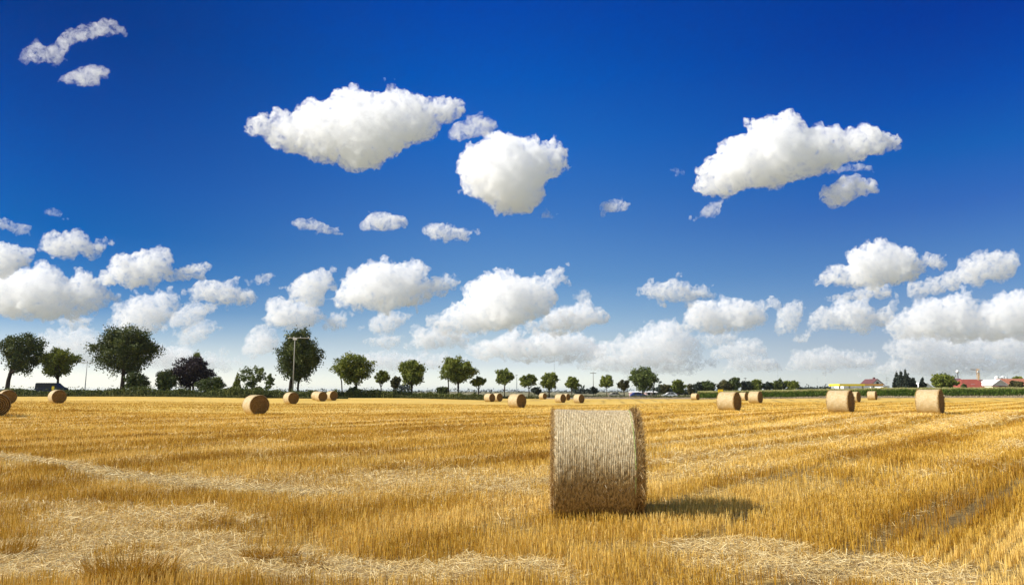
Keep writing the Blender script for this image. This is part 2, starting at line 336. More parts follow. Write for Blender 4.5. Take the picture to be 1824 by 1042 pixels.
# ------------------------------------------------------------------ stubble: every standing stalk a slim blade, thinning out with distance
rs = np.random.RandomState(7)
SWATH = .30
def scatter(y0, y1, dens, side=1.12, extra=1.5):
    """points in the wedge the lens can see (and a margin), forward distance y0..y1"""
    half = 912 / F
    area = half * side * (y1 ** 2 - y0 ** 2) + 2 * extra * (y1 - y0); n = int(area * dens)
    y = np.sqrt(rs.uniform(y0 ** 2, y1 ** 2, n)); x = rs.uniform(-1, 1, n) * (y * half * side + extra)
    return x, y
def to_rows(x, y, pitch, jit):
    s = x * RN[0] + y * RN[1]; l = x * RD[0] + y * RD[1]
    s = np.round(s / pitch) * pitch + rs.normal(0, jit, len(x)); return s * RN[0] + l * RD[0], s * RN[1] + l * RD[1]
def blades(x, y, h, w, lean, tone, z0=None, two=True, ang=None, leandir=None):
    n = len(x); z = terr(x, y) if z0 is None else z0
    a = rs.uniform(0, 2 * PI, n) if ang is None else ang
    ld_ = rs.uniform(0, 2 * PI, n) if leandir is None else leandir
    dx, dy = np.cos(a) * w / 2, np.sin(a) * w / 2; lx, ly = np.cos(ld_) * lean * h, np.sin(ld_) * lean * h
    up = h * np.sqrt(np.maximum(.15, 1 - lean ** 2))
    if two:
        k = .55
        V = np.stack([np.c_[x - dx, y - dy, z - .01], np.c_[x + dx, y + dy, z - .01], np.c_[x + dx + lx * k * .6, y + dy + ly * k * .6, z + up * k], np.c_[x - dx + lx * k * .6, y - dy + ly * k * .6, z + up * k],
                      np.c_[x + dx * .6 + lx, y + dy * .6 + ly, z + up], np.c_[x - dx * .6 + lx, y - dy * .6 + ly, z + up]], 1).reshape(-1, 3)
        b = np.arange(n)[:, None] * 6
        Fc = np.concatenate([b + np.array([[0, 1, 2, 3]]), b + np.array([[3, 2, 4, 5]])]); T = np.concatenate([tone, tone])
    else:
        V = np.stack([np.c_[x - dx, y - dy, z - .01], np.c_[x + dx, y + dy, z - .01], np.c_[x + dx * .7 + lx, y + dy * .7 + ly, z + up], np.c_[x - dx * .7 + lx, y - dy * .7 + ly, z + up]], 1).reshape(-1, 3)
        b = np.arange(n)[:, None] * 4; Fc = b + np.array([[0, 1, 2, 3]]); T = tone
    return V, Fc, T
def gather(parts):
    V, Fc, T, o = [], [], [], 0
    for v, f, t in parts: V.append(v); Fc.append(f + o); T.append(t); o += len(v)
    return np.concatenate(V), np.concatenate(Fc), np.concatenate(T)
parts = []
for y0, y1, dens, w, two in ((3.6, 8.5, 1500, .0042, True), (8.5, 13, 1100, .0052, True), (13, 20, 520, .0085, False), (20, 32, 300, .012, False), (32, 52, 110, .021, False), (52, 90, 26, .034, False)):
    dens *= STUB
    x, y = scatter(y0, y1, dens)
    x, y = to_rows(x, y, .15, .022 + y0 * .0008)
    st, pl, gp, hg = field_maps(x, y)
    bale_free = ((np.abs(x - BX) > .66) | (np.abs(y - BY) > .60))
    keep = (rs.uniform(0, 1, len(x)) < st) & bale_free & (y < edge_d(np.degrees(np.arctan2(x, y))) - 1)
    x, y, pl, hg = x[keep], y[keep], pl[keep], hg[keep]; n = len(x)
    clump = fbm(x * 4, y * 4, 77, 2)
    h = hg * rs.uniform(.65, 1.2, n) * (.75 + .5 * clump); lean = np.abs(rs.normal(.10, .12, n)) + .35 * pl * rs.uniform(0, 1, n)
    tone = np.clip(rs.normal(.43, .24, n) + .25 * pl + (fbm(x * .5, y * .5, 31, 3) - .5) * .9 + (fbm((x * RD[0] + y * RD[1]) / 12, (x * RN[0] + y * RN[1]) / 1.3, 91, 3) - .5) * 1.1 + SWATH * np.clip((x + 3) / 6, .35, 1) * np.cos(2 * PI * ((x * RN[0] + y * RN[1]) / 3.1 + .30)) , 0, 1)
    h *= {32: .8, 52: .6}.get(y0, 1)
    trk = np.clip(1.6 - seg_dist(x, y, TRACKS[0][0]) / .5, 0, 1); tone = np.clip(tone - .45 * trk, 0, 1); h = h * (1 + .45 * trk)  # stalks beside the first track: furrow shade put into tone, height raised for more
    parts.append(blades(x, y, h, w * rs.uniform(.7, 1.35, n), np.clip(lean, 0, .85), tone, two=two))
def tuft(px, py, rad, n, hh):                      # thicker uncut clumps in the foreground
    c = gpt(px, py); a = rs.uniform(0, 2 * PI, n); r = np.sqrt(rs.uniform(0, 1, n)) * rad
    x = c[0] + np.cos(a) * r * 1.6; y = c[1] + np.sin(a) * r * .8
    parts.append(blades(x, y, hh * rs.uniform(.4, 1.15, n), .005 * rs.uniform(.7, 1.2, n), np.clip(rs.uniform(.1, .75, n), 0, .8), np.clip(rs.normal(.18, .12, n), 0, 1), leandir=a + rs.normal(0, .5, n)))
tuft(235, 1035, .26, 900, .24); tuft(480, 1000, .16, 500, .17); tuft(545, 1012, .13, 260, .13); tuft(10, 990, .2, 400, .2); tuft(380, 935, .16, 300, .16)
V, Fc, T = gather(parts)
stub = link('stubble', np_mesh('stubble', V, Fc, T), attr_mat('stubble_straw', (.34, .165, .010), (.63, .38, .042), (.86, .61, .19), rough=.55, spec=.35, trans=.22))
tag(stub, 'golden cut stubble standing in rows across the whole field', kind='stuff')

# loose straw lying on the flattened places and along the swaths
parts = []
for y0, y1, dens, w, ln in ((3.8, 9, 2600, .0038, .115), (9, 14, 1300, .0055, .14), (14, 24, 480, .009, .19), (24, 45, 100, .015, .28)):
    x, y = scatter(y0, y1, dens * STUB)
    st, pl, gp, hg = field_maps(x, y)
    keep = rs.uniform(0, 1, len(x)) < np.clip(pl * 1.15 + .07 - 1.2 * np.clip(1.5 - seg_dist(x, y, TRACKS[0][0]) / .25, 0, 1), 0, 1); keep &= ((np.abs(x - BX) > .66) | (np.abs(y - BY) > .60))
    x, y, pl = x[keep], y[keep], pl[keep]; n = len(x); L_ = ln * rs.uniform(.35, 1.3, n); a = rs.uniform(0, 2 * PI, n); el = np.abs(rs.normal(0, .22, n))
    z = terr(x, y) + rs.uniform(.004, .05, n) * (.4 + pl)
    dx, dy, dzz = np.cos(a) * np.cos(el) * L_ / 2, np.sin(a) * np.cos(el) * L_ / 2, np.sin(el) * L_ / 2
    ww = w * rs.uniform(.6, 1.3, n) / 2; px_, py_ = -np.sin(a) * ww, np.cos(a) * ww; tw = rs.uniform(-.8, .8, n) * ww
    V = np.stack([np.c_[x - dx - px_, y - dy - py_, z - tw], np.c_[x + dx - px_, y + dy - py_, z + 2 * dzz - tw], np.c_[x + dx + px_, y + dy + py_, z + 2 * dzz + tw], np.c_[x - dx + px_, y - dy + py_, z + tw]], 1).reshape(-1, 3)
    b = np.arange(n)[:, None] * 4
    parts.append((V, b + np.array([[0, 1, 2, 3]]), np.clip(rs.normal(.55, .25, n), 0, 1)))
V, Fc, T = gather(parts)
lit = link('loose_straw', np_mesh('loose_straw', V, Fc, T), attr_mat('loose_straw', (.52, .33, .09), (.74, .54, .21), (.90, .76, .42), rough=.5, spec=.4, trans=.15))
tag(lit, 'pale loose straw lying flat in patches and swaths between the stubble', kind='stuff')

# ------------------------------------------------------------------ round bales
def wrap_mat(stain):
    m = bpy.data.materials.new('net_wrapped_straw'); m.use_nodes = True; t = m.node_tree; b = t.nodes['Principled BSDF']; L = t.links
    tcn = t.nodes.new('ShaderNodeTexCoord')
    def noise(scale, det, mult, rough=.6):
        q = t.nodes.new('ShaderNodeTexNoise'); q.inputs['Scale'].default_value = scale; q.inputs['Detail'].default_value = det; q.inputs['Roughness'].default_value = rough
        v = t.nodes.new('ShaderNodeVectorMath'); v.operation = 'MULTIPLY'; v.inputs[1].default_value = mult; L.new(tcn.outputs['Object'], v.inputs[0]); L.new(v.outputs[0], q.inputs['Vector']); return q.outputs[0]
    def rng(s, a, b_, c=0, d=1):
        q = t.nodes.new('ShaderNodeMapRange'); q.inputs[1].default_value = a; q.inputs[2].default_value = b_; q.inputs[3].default_value = c; q.inputs[4].default_value = d; L.new(s, q.inputs[0]); return q.outputs[0]
    def mixc(f, c1, c2):
        q = t.nodes.new('ShaderNodeMix'); q.data_type = 'RGBA'; L.new(f, q.inputs[0])
        for i, c in ((6, c1), (7, c2)):
            if isinstance(c, tuple): q.inputs[i].default_value = (*c, 1)
            else: L.new(c, q.inputs[i])
        return q.outputs[2]
    grain = noise(30, 6, (1.6, .5, .5), .75); blot = noise(5, 5, (1, 1, 1)); fleck = noise(90, 2, (.35, 1, 1), .6)
    sep = t.nodes.new('ShaderNodeSeparateXYZ'); L.new(tcn.outputs['Object'], sep.inputs[0])
    rib = t.nodes.new('ShaderNodeMath'); rib.operation = 'SINE'; mm = t.nodes.new('ShaderNodeMath'); mm.operation = 'MULTIPLY'; mm.inputs[1].default_value = 2 * PI * 44
    jx = t.nodes.new('ShaderNodeMath'); jx.operation = 'MULTIPLY_ADD'; jx.inputs[1].default_value = .03; L.new(noise(6, 4, (1, 1, 1)), jx.inputs[0]); L.new(sep.outputs['X'], jx.inputs[2]); L.new(jx.outputs[0], mm.inputs[0]); L.new(mm.outputs[0], rib.inputs[0])
    base = mixc(rng(grain, .38, .62), WRAP[0], WRAP[1])
    base = mixc(rng(fleck, .58, .72, 0, .8), base, WRAP[2])
    base = mixc(rng(rib.outputs[0], .1, .95, 0, .36), base, WRAP[3])
    # the damp brown lower part, its edge ragged with runs of dirt
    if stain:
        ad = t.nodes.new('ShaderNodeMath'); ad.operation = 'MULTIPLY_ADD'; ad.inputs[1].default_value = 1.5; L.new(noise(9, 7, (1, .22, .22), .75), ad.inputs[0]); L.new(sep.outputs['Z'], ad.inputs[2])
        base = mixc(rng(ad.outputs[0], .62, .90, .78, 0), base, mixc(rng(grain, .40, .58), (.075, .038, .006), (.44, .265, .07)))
    else: base = mixc(rng(blot, .42, .66, 0, .7), base, (.44, .31, .13))
    L.new(base, b.inputs['Base Color']); b.inputs['Roughness'].default_value = .6; b.inputs['Specular IOR Level'].default_value = .25
    bp = t.nodes.new('ShaderNodeBump'); bp.inputs['Strength'].default_value = .8; bp.inputs['Distance'].default_value = .012; L.new(grain, bp.inputs['Height']); L.new(bp.outputs[0], b.inputs['Normal'])
    return m
WRAP = [(.33, .235, .11), (.72, .59, .355), (.88, .77, .53), (.33, .235, .11)]
end_mat = mat('bale_end', (.30, .165, .05), .8, .2)
def end_material():
    m = bpy.data.materials.new('bale_core_straw'); m.use_nodes = True; t = m.node_tree; b = t.nodes['Principled BSDF']; L = t.links
    tcn = t.nodes.new('ShaderNodeTexCoord'); sp = t.nodes.new('ShaderNodeSeparateXYZ'); L.new(tcn.outputs['Object'], sp.inputs[0])
    ln = t.nodes.new('ShaderNodeVectorMath'); ln.operation = 'LENGTH'; ml = t.nodes.new('ShaderNodeVectorMath'); ml.operation = 'MULTIPLY'; ml.inputs[1].default_value = (0, 1, 1)
    L.new(tcn.outputs['Object'], ml.inputs[0]); L.new(ml.outputs[0], ln.inputs[0])
    n1 = t.nodes.new('ShaderNodeTexNoise'); n1.inputs['Scale'].default_value = 14; n1.inputs['Detail'].default_value = 7; n1.inputs['Roughness'].default_value = .75; L.new(tcn.outputs['Object'], n1.inputs['Vector'])
    ma = t.nodes.new('ShaderNodeMath'); ma.operation = 'MULTIPLY_ADD'; ma.inputs[1].default_value = 60; L.new(ln.outputs['Value'], ma.inputs[0])
    m2 = t.nodes.new('ShaderNodeMath'); m2.operation = 'MULTIPLY'; m2.inputs[1].default_value = 9; L.new(n1.outputs[0], m2.inputs[0]); L.new(m2.outputs[0], ma.inputs[2])
    si = t.nodes.new('ShaderNodeMath'); si.operation = 'SINE'; L.new(ma.outputs[0], si.inputs[0])
    ad = t.nodes.new('ShaderNodeMath'); ad.operation = 'MULTIPLY_ADD'; ad.inputs[1].default_value = .22; L.new(si.outputs[0], ad.inputs[0]); L.new(n1.outputs[0], ad.inputs[2])
    rp = t.nodes.new('ShaderNodeValToRGB'); e = rp.color_ramp.elements; e[0].position = .28; e[0].color = (.07, .032, .009, 1); e[1].position = .78; e[1].color = (.36, .215, .07, 1)
    q = e.new(.52); q.color = (.19, .10, .028, 1); L.new(ad.outputs[0], rp.inputs[0]); L.new(rp.outputs[0], b.inputs['Base Color'])
    bp = t.nodes.new('ShaderNodeBump'); bp.inputs['Strength'].default_value = 1; bp.inputs['Distance'].default_value = .03; L.new(ad.outputs[0], bp.inputs['Height']); L.new(bp.outputs[0], b.inputs['Normal'])
    b.inputs['Roughness'].default_value = .8; b.inputs['Specular IOR Level'].default_value = .15
    return m
BR = .725                                           # bale radius
def lathe_x(xs, rads, nseg, nz=0.0, seed=0, sag=.045, close=True, ribs=0.0, wob=.012):
    """surface of revolution about X with a slightly flattened foot and uneven skin"""
    th = np.linspace(0, 2 * PI, nseg, endpoint=False); V = []
    for i, (x, r) in enumerate(zip(xs, rads)):
        rr = r + wob * (fbm(th * 2.2 * np.minimum(1, r), np.full(nseg, x * 2.0), seed, 2) - .5) * 2 * r + nz * (fbm(np.cos(th) * r * 22 + 40, np.sin(th) * r * 22 + x * 26, seed + 9, 3) - .5) * 2
        if ribs: rr = rr + ribs * np.sin(x * 2 * PI * 44 + 1.3 * fbm(th * 4, np.full(nseg, x * 5), seed + 30, 3))
        zz = np.cos(th) * rr; yy = np.sin(th) * rr; zz = np.maximum(zz, -BR + sag)
        V.append(np.c_[np.full(nseg, x) + (nz * .8 * (fbm(yy * 9 + 5, zz * 9 + 5, seed + 4, 3) - .5) * 2), yy, zz])
    V = np.concatenate(V); Fc = []; j = np.arange(nseg); j2 = (j + 1) % nseg
    for i in range(len(xs) - 1): a = i * nseg; b = a + nseg; Fc.append(np.c_[a + j, b + j, b + j2, a + j2])
    Fc = np.concatenate(Fc).tolist()
    if close: Fc.append(list(range(nseg))); Fc.append(list(range((len(xs) - 1) * nseg, len(xs) * nseg))[::-1])
    return V, Fc
def mk(name, V, Fc, m, parent):
    me = bpy.data.meshes.new(name); me.from_pydata(V.tolist(), [], Fc); me.update(); me.polygons.foreach_set('use_smooth', np.ones(len(me.polygons), bool)); return link(name, me, m, parent)
straw_m = attr_mat('bale_straw_ends', (.20, .10, .022), (.42, .25, .07), (.72, .56, .30), rough=.55, spec=.35, trans=.1)
def straws_on(fn, n, ln, w, seed):
    r = np.random.RandomState(seed); P, D, Nn = fn(r, n); L_ = ln * r.uniform(.4, 1.3, n)[:, None]; S = np.cross(D, Nn); S /= np.linalg.norm(S, axis=1)[:, None] + 1e-9; ww = (w * r.uniform(.6, 1.3, n) / 2)[:, None]
    V = np.stack([P - S * ww, P + S * ww, P + D * L_ + S * ww * .7, P + D * L_ - S * ww * .7], 1).reshape(-1, 3); b = np.arange(n)[:, None] * 4
    return V, b + np.array([[0, 1, 2, 3]]), np.clip(r.normal(.42, .25, n), 0, 1)
def ring_fn(xlo, xhi, spread, rb=BR):
    def fn(r, n):
        th = r.uniform(0, 2 * PI, n); x = r.uniform(xlo, xhi, n); rad = rb * r.uniform(.965, 1.012, n)
        Nn = np.c_[np.zeros(n), np.sin(th), np.cos(th)]; Tn = np.c_[np.zeros(n), np.cos(th), -np.sin(th)]; A = np.c_[np.ones(n), np.zeros(n), np.zeros(n)]
        P = Nn * rad[:, None] + A * x[:, None]; P[:, 2] = np.maximum(P[:, 2], -BR + .05)
        D = Tn * r.choice([-1, 1], n)[:, None] * r.uniform(.3, 1, n)[:, None] + A * r.normal(0, .55, n)[:, None] + Nn * np.abs(r.normal(.05, spread, n))[:, None]
        return P, D / np.linalg.norm(D, axis=1)[:, None], Nn
    return fn
def face_fn(x, sgn):
    def fn(r, n):
        th = r.uniform(0, 2 * PI, n); rad = BR * np.sqrt(r.uniform(0.002, .93, n)); A = np.c_[np.ones(n), np.zeros(n), np.zeros(n)] * sgn
        Nn = np.c_[np.zeros(n), np.sin(th), np.cos(th)]; Tn = np.c_[np.zeros(n), np.cos(th), -np.sin(th)]
        P = Nn * rad[:, None] + A * abs(x); P[:, 2] = np.maximum(P[:, 2], -BR + .06)
        D = Tn * r.choice([-1, 1], n)[:, None] + Nn * r.normal(0, .45, n)[:, None] + A * np.abs(r.normal(.05, .22, n))[:, None]
        return P, D / np.linalg.norm(D, axis=1)[:, None], A
    return fn
def make_bale(hero):
    root = empty('round_bale', (0, 0, 0))
    h = .60
    if hero:
        xs = np.concatenate([[-h, -h + .008], np.linspace(-h + .02, .475, 330), [.482]]); rad = BR - .022 * np.clip((-(xs + h) + .06) / .06, 0, 1) ** 2 - .006 * np.cos(xs * 4)
        rad[-1] -= .02
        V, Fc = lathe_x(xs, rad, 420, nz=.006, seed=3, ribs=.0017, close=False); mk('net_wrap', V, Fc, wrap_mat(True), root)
        # the wrap stops short of the right-hand end, where the straw bulges out as a rough lip
        xs = [-h - .03, -h - .02, -h - .005, -h + .03, -.2, .40, .475, .485, .50, .52, .545, .565, .575]; rad = [.30, .60, .685, .705, .69, .69, .70, .722, .735, .738, .73, .70, .62]
        xs = np.interp(np.linspace(0, 12, 60), np.arange(13), xs); rad = np.interp(np.linspace(0, 12, 60), np.arange(13), rad)
        V, Fc = lathe_x(xs, rad, 220, nz=.018, seed=8, wob=.02); core = mk('straw_core', V, Fc, end_material(), root)
        V, Fc, T = gather([straws_on(ring_fn(.49, .57, .22), 9000, .07, .0042, 1), straws_on(ring_fn(-.63, -.59, .22), 2200, .045, .004, 2), straws_on(face_fn(.58, 1), 5200, .10, .0045, 3), straws_on(face_fn(.62, -1), 3200, .10, .0045, 4),
                           straws_on(ring_fn(.47, .585, 1.1), 420, .12, .004, 5), straws_on(ring_fn(-.62, -.57, 1.0), 120, .07, .004, 6)])
        link('straw_fringe', np_mesh('straw_fringe', V, Fc, T), straw_m, root)
        V, Fc, T = gather([straws_on(ring_fn(-.58, .47, .10, BR * 1.005), 5200, .035, .0034, 12)])
        link('caught_straw', np_mesh('caught_straw', V, Fc, np.clip(T + .15, 0, 1)), attr_mat('caught_straw', (.42, .26, .10), (.66, .52, .30), (.86, .78, .58), rough=.5, trans=.1), root)
        th = np.linspace(0, 2 * PI, 90); pts = [(.452 + .006 * math.sin(a * 3), math.sin(a) * (BR + .004), max(math.cos(a) * (BR + .004), -BR + .05)) for a in th]
        tubes('green_edge_twine', [(pts, .0032)], mat('green_twine', (.33, .50, .10), .5), root, 5)
    else:
        xs = np.concatenate([[-h, -h + .02, -h + .05], np.linspace(-h + .1, h - .1, 14), [h - .05, h - .02, h]]); rad = np.full(len(xs), BR); rad[0] -= .03; rad[1] -= .01; rad[-1] -= .03; rad[-2] -= .01
        V, Fc = lathe_x(xs, rad, 72, nz=.008, seed=13, close=False, wob=.02); mk('net_wrap', V, Fc, wrap_far, root)
        xs = [-h - .035, -h - .02, -h + .0, -.3, .3, h - .0, h + .02, h + .035]; rad = [.25, .6, .69, .69, .69, .69, .6, .25]
        xs = np.interp(np.linspace(0, 7, 22), np.arange(8), xs); rad = np.interp(np.linspace(0, 7, 22), np.arange(8), rad)
        V, Fc = lathe_x(xs, rad, 64, nz=.02, seed=18, wob=.02); mk('straw_core', V, Fc, core_far, root)
        V, Fc, T = gather([straws_on(ring_fn(.57, .62, .3), 500, .07, .012, 21), straws_on(ring_fn(-.62, -.56, .4), 500, .07, .012, 22)])
        link('straw_fringe', np_mesh('straw_fringe', V, Fc, T), straw_m, root)
    return root
wrap_far = wrap_mat(False); core_far = end_material()
GB = 'round straw bales left on the stubble'
hero = make_bale(True); hero.location = (BX, BY, tz(BX, BY) + BR - .055); hero.rotation_euler = (0, 0, R(-3.0))
hero.rotation_euler = (0, R(.8), R(BROT)); hero.scale = (.985, 1, 1)
tag(hero, 'big round straw bale close by, net wrapped, its lower half stained brown', 'straw bale', GB)
# px of the body's middle, distance, angle of the axis (degrees, + turns the right-hand face towards the camera), label
BALES = [(-9, 42, 48, 'bale cut off by the left edge of the picture, only its dark face in view'),
 (14, 72, 50, 'small bale at the left edge with light side and brown face'),
 (103, 76, 48, 'bale in front of the hedge below the dark van'),
 (457, 51, 42, 'largest bale on the left, standing alone in front of the hedge'),
 (519, 87, 42, 'bale at the foot of the tall tree with the pole'),
 (566, 112, 40, 'hindmost of the three bales in a cluster right of the pole, leftmost and mostly hidden'),
 (572, 104, 42, 'front bale of the cluster of three right of the pole'),
 (591, 110, 38, 'rightmost bale of the cluster of three right of the pole'),
 (872, 121, 38, 'left bale of the close pair behind the bale at the picture middle'),
 (886, 126, 40, 'right bale of the close pair, half behind its neighbour'),
 (921, 70, 38, 'bale near the middle of the picture with a spiral brown face'),
 (967, 165, 30, 'smallest far bale just right of the middle'),
 (998, 120, 32, 'bale behind the big bale, with another peeping out behind it'),
 (1008, 150, 34, 'far bale peeping out behind another just above the big bale'),
 (1031, 116, 30, 'bale standing above the middle of the big near bale'),
 (1238, 147, 14, 'small far bale alone at the road, right of the big bale'),
 (1298, 53, 6, 'bale in front of the yellow sign, right of the big bale'),
 (1324, 125, 12, 'far bale half hidden behind two others below the corn'),
 (1345, 83, 8, 'medium bale just right of the one at the yellow sign'),
 (1496, 45, 4, 'large bale below the yellow canopy of the filling station'),
 (1520, 93, 6, 'bale half hidden behind the large one below the canopy'),
 (1553, 115, 2, 'small bale alone in front of the corn and white house'),
 (1655, 42.5, 2, 'largest far bale on the right, in front of the dark conifers and red roofs')]
proto = make_bale(False)
kids = list(proto.children)
for i, (px, d, rot, lab) in enumerate(BALES):
    if i == 0: o = proto
    else:
        o = proto.copy(); C.objects.link(o)
        for k in kids: c = k.copy(); C.objects.link(c); c.parent = o
    x = at(px, HOR, d).x; o.location = (x, d, tz(x, d) + BR - .055)
    o.rotation_euler = (0, 0, R(-(43 + 3.0 * math.sin(i * 2.3)))); q_ = .965 + .06 * ((i * 7) % 5) / 4; o.scale = (1.0 + .05 * math.sin(i * 1.7), 1 / q_ ** .5, q_); o.location.z -= BR * (1 - q_)
    tag(o, lab, 'straw bale', GB)

# ------------------------------------------------------------------ roads and verges
def ribbon(name, pts, m, dz=.0, n=120, nd=6):      # pts: (bearing, near, far) forward distances; follows the terrain
    az = np.linspace(pts[0][0], pts[-1][0], n); d0 = np.interp(az, [p[0] for p in pts], [p[1] for p in pts]); d1 = np.interp(az, [p[0] for p in pts], [p[2] for p in pts])
    V = []
    for k in range(nd):
        y = d0 + (d1 - d0) * k / (nd - 1); x = np.tan(np.radians(az)) * y; V.append(np.c_[x, y, terr(x, y) + dz])
    V = np.concatenate(V); j = np.arange(n - 1); Fc = np.concatenate([np.c_[k * n + j, k * n + j + 1, (k + 1) * n + j + 1, (k + 1) * n + j] for k in range(nd - 1)])
    return link(name, np_mesh(name, V, Fc, smooth=True), m)
asph = mat('worn_asphalt', (.20, .185, .17), .85, .2, noise=.2, nscale=.4)
verge_m = mat('dry_verge', (.36, .285, .20), .95, .1, noise=.35, nscale=.5)
def ed(a): return float(edge_d(a))
VP = [(a_, ed(a_) - 2, ed(a_) + 14) for a_ in (1, 4, 8, 14, 20, 26, 31, 36, 42, 50)]
tag(ribbon('verge', VP, verge_m, .03), kind='structure')
tag(ribbon('road', [(a_, ed(a_) + 14.2, ed(a_) + 21) for a_ in (-4, 1, 4, 8, 14, 20, 26, 31, 36, 42, 50)], asph, .05), kind='structure')
tag(ribbon('side_road', [(a_, ed(a_) + 10, ed(a_) + 17) for a_ in (-55, -45, -36, -30, -20, -14, -10)], asph, .02), kind='structure')

# ------------------------------------------------------------------ foliage
leaf_g = attr_mat('leaves_mid_green', (.055, .082, .012), (.18, .21, .028), (.40, .40, .065), rough=.6, spec=.25, trans=.25)
leaf_d = attr_mat('leaves_dark_green', (.026, .044, .012), (.075, .10, .022), (.17, .19, .045), rough=.6, spec=.25, trans=.2)
leaf_p = attr_mat('leaves_purple', (.020, .013, .020), (.040, .026, .034), (.075, .055, .05), rough=.6, spec=.25, trans=.15)
leaf_b = attr_mat('leaves_blue_green', (.020, .030, .022), (.036, .050, .036), (.06, .075, .05), rough=.6, spec=.25, trans=.12)
leaf_y = attr_mat('leaves_pale_green', (.06, .085, .02), (.13, .17, .04), (.24, .26, .075), rough=.6, spec=.25, trans=.25)
leaf_o = attr_mat('leaves_olive', (.045, .045, .016), (.085, .080, .024), (.15, .13, .04), rough=.6, spec=.25, trans=.2)
leaf_m = attr_mat('weed_leaves', (.03, .045, .010), (.10, .125, .025), (.30, .30, .08), rough=.6, spec=.2, trans=.2)
grass_m = attr_mat('wild_grass', (.030, .045, .012), (.085, .10, .028), (.22, .20, .08), rough=.7, spec=.15, trans=.2)
bark = mat('bark', (.055, .042, .032), .9, .1, noise=.3, nscale=3)
def leaf_quads(r, P, size, tone):
    n = len(P); a = r.normal(size=(n, 3)); a /= np.linalg.norm(a, axis=1)[:, None]; b = np.cross(a, r.normal(size=(n, 3))); b /= np.linalg.norm(b, axis=1)[:, None]
    s = (size * r.uniform(.6, 1.35, n) / 2)[:, None]; a = a * s; b = b * s * .72
    V = np.stack([P - a - b * .3, P + b, P + a + b * .2, P - b], 1).reshape(-1, 3); k = np.arange(n)[:, None] * 4
    return V, k + np.array([[0, 1, 2, 3]]), tone
def crown_pts(r, n, w, h, dep, K, cr, shape, gappy):
    C_, W_ = [], []; tries = 0
    while len(C_) < K:
        p = r.uniform(-1, 1, 3); q = np.linalg.norm(p)
        if q > 1 or (q < .45 and r.uniform() < .6): continue
        z = p[2]
        lim_ = {'round': 1.0, 'dome': 1.0 if z > -.25 else .9, 'egg': 1 - .42 * max(0, z), 'fan': .72 + .28 * min(1, max(-1, z) + 1), 'cone': (1 - z) / 2 * .95 + .08}[shape]
        if math.hypot(p[0], p[1]) > lim_ * math.sqrt(max(0.05, 1 - z * z * .55)): continue
        tries += 1
        if tries < 4000 and any(((p - c) ** 2).sum() < (1.15 / K ** .42) ** 2 for c in C_): continue
        C_.append(p); W_.append(r.uniform(.65, 1.3))
    C_ = np.array(C_); W_ = np.array(W_); m = np.minimum(n // K + 1, n)
    out, tone = [], []
    for p, wk in zip(C_, W_):
        k = int(m * wk ** 2); d = r.normal(size=(k, 3)); d /= np.linalg.norm(d, axis=1)[:, None]; rad = cr * 1.12 * wk * r.uniform(.1, 1, k) ** .5
        e = np.ones(3); e[2] = .95
        q = p + d * rad[:, None] * e + p * (r.uniform(0, 1, k) ** 5)[:, None] * .30
        out.append(q * .82); tone.append(np.clip(r.normal(.42 + r.uniform(-.16, .16), .2, k), 0, 1))
    k = int(n * .24); d = r.normal(size=(k, 3)); d /= np.linalg.norm(d, axis=1)[:, None]; q = d * (r.uniform(0, 1, k) ** .45)[:, None] * .80
    if shape == 'cone': q[:, :2] *= ((1 - q[:, 2:3]) / 1.9)
    if shape in ('egg', 'fan'): q[:, :2] *= .85
    out.append(q); tone.append(np.clip(r.normal(.4, .2, k), 0, 1))
    P = np.concatenate(out); T = np.concatenate(tone)
    return P * np.array([w, dep, h]), T, C_ * .8 * np.array([w, dep, h])
def tree(name, label, cat, x0, x1, yt, yb, tx, d, m, shape='round', n=None, K=42, cr=.30, leaf=None, trunk=True, group=None, seed=None, twist=0.0, tr=None, second=None):
    r = np.random.RandomState(seed if seed is not None else int(tx * 7 + yt)); ppm = F / d
    X = at(tx, HOR, d).x; base = tz(X, d); top = at(tx, yt, d).z; bot = at(tx, yb, d).z; cxm = at((x0 + x1) / 2, HOR, d).x - X
    w = (x1 - x0) / 2 / ppm; h = max((top - bot) / 2, .3); zc = (top + bot) / 2 - base
    root = empty(name, (X, d, base)); tag(root, label, cat, group)
    area = (x1 - x0) * (yb - yt) / 3.17; n = int(n * 1.5) if n else int(np.clip(area * 3.6, 300, 12000)); leaf = leaf or max(3.1 / ppm, .12)
    P, T, CC = crown_pts(r, n, w, h, (w + h) / 2 if shape != 'cone' else w, K, cr, shape, 0)
    P[:, 0] += cxm; P[:, 2] += zc; P[:, 2] = np.maximum(P[:, 2], .05)
    V, Fc, T = leaf_quads(r, P, leaf, T); link('crown', np_mesh('crown', V, Fc, T), m, root)
    if trunk:
        tr = tr or max(.10, .035 * (top - base) * .8); hz = zc - h * .2
        lst = [([(0, 0, -.2), (cxm * .06 + r.normal(0, .06), 0, hz * .4), (cxm * .3, 0, hz * .75), (cxm * .8, 0, zc + h * .35)], [tr * 1.25, tr * .95, tr * .8, tr * .2])]
        idx = np.argsort(CC[:, 2] + r.uniform(-.3, .3, len(CC)) * h)[:min(9, len(CC))]
        for i in idx:
            q = CC[i] * .95 + np.array([cxm, 0, zc]); s0 = hz * r.uniform(.5, .85); lst.append(([(cxm * .2, 0, s0), ((cxm * .2 + q[0]) / 2, q[1] / 2, s0 + (q[2] - s0) * .35), tuple(q)], [tr * .5, tr * .33, tr * .1]))
        if second is not None:
            sx = (second - tx) / ppm; lst.append(([(sx, .3, -.2), (sx * 1.1, .3, hz * .6), (sx * 1.3, 0, zc)], [tr * .6, tr * .5, tr * .2]))
        tubes('trunk', lst, bark, root, 6)
    return root
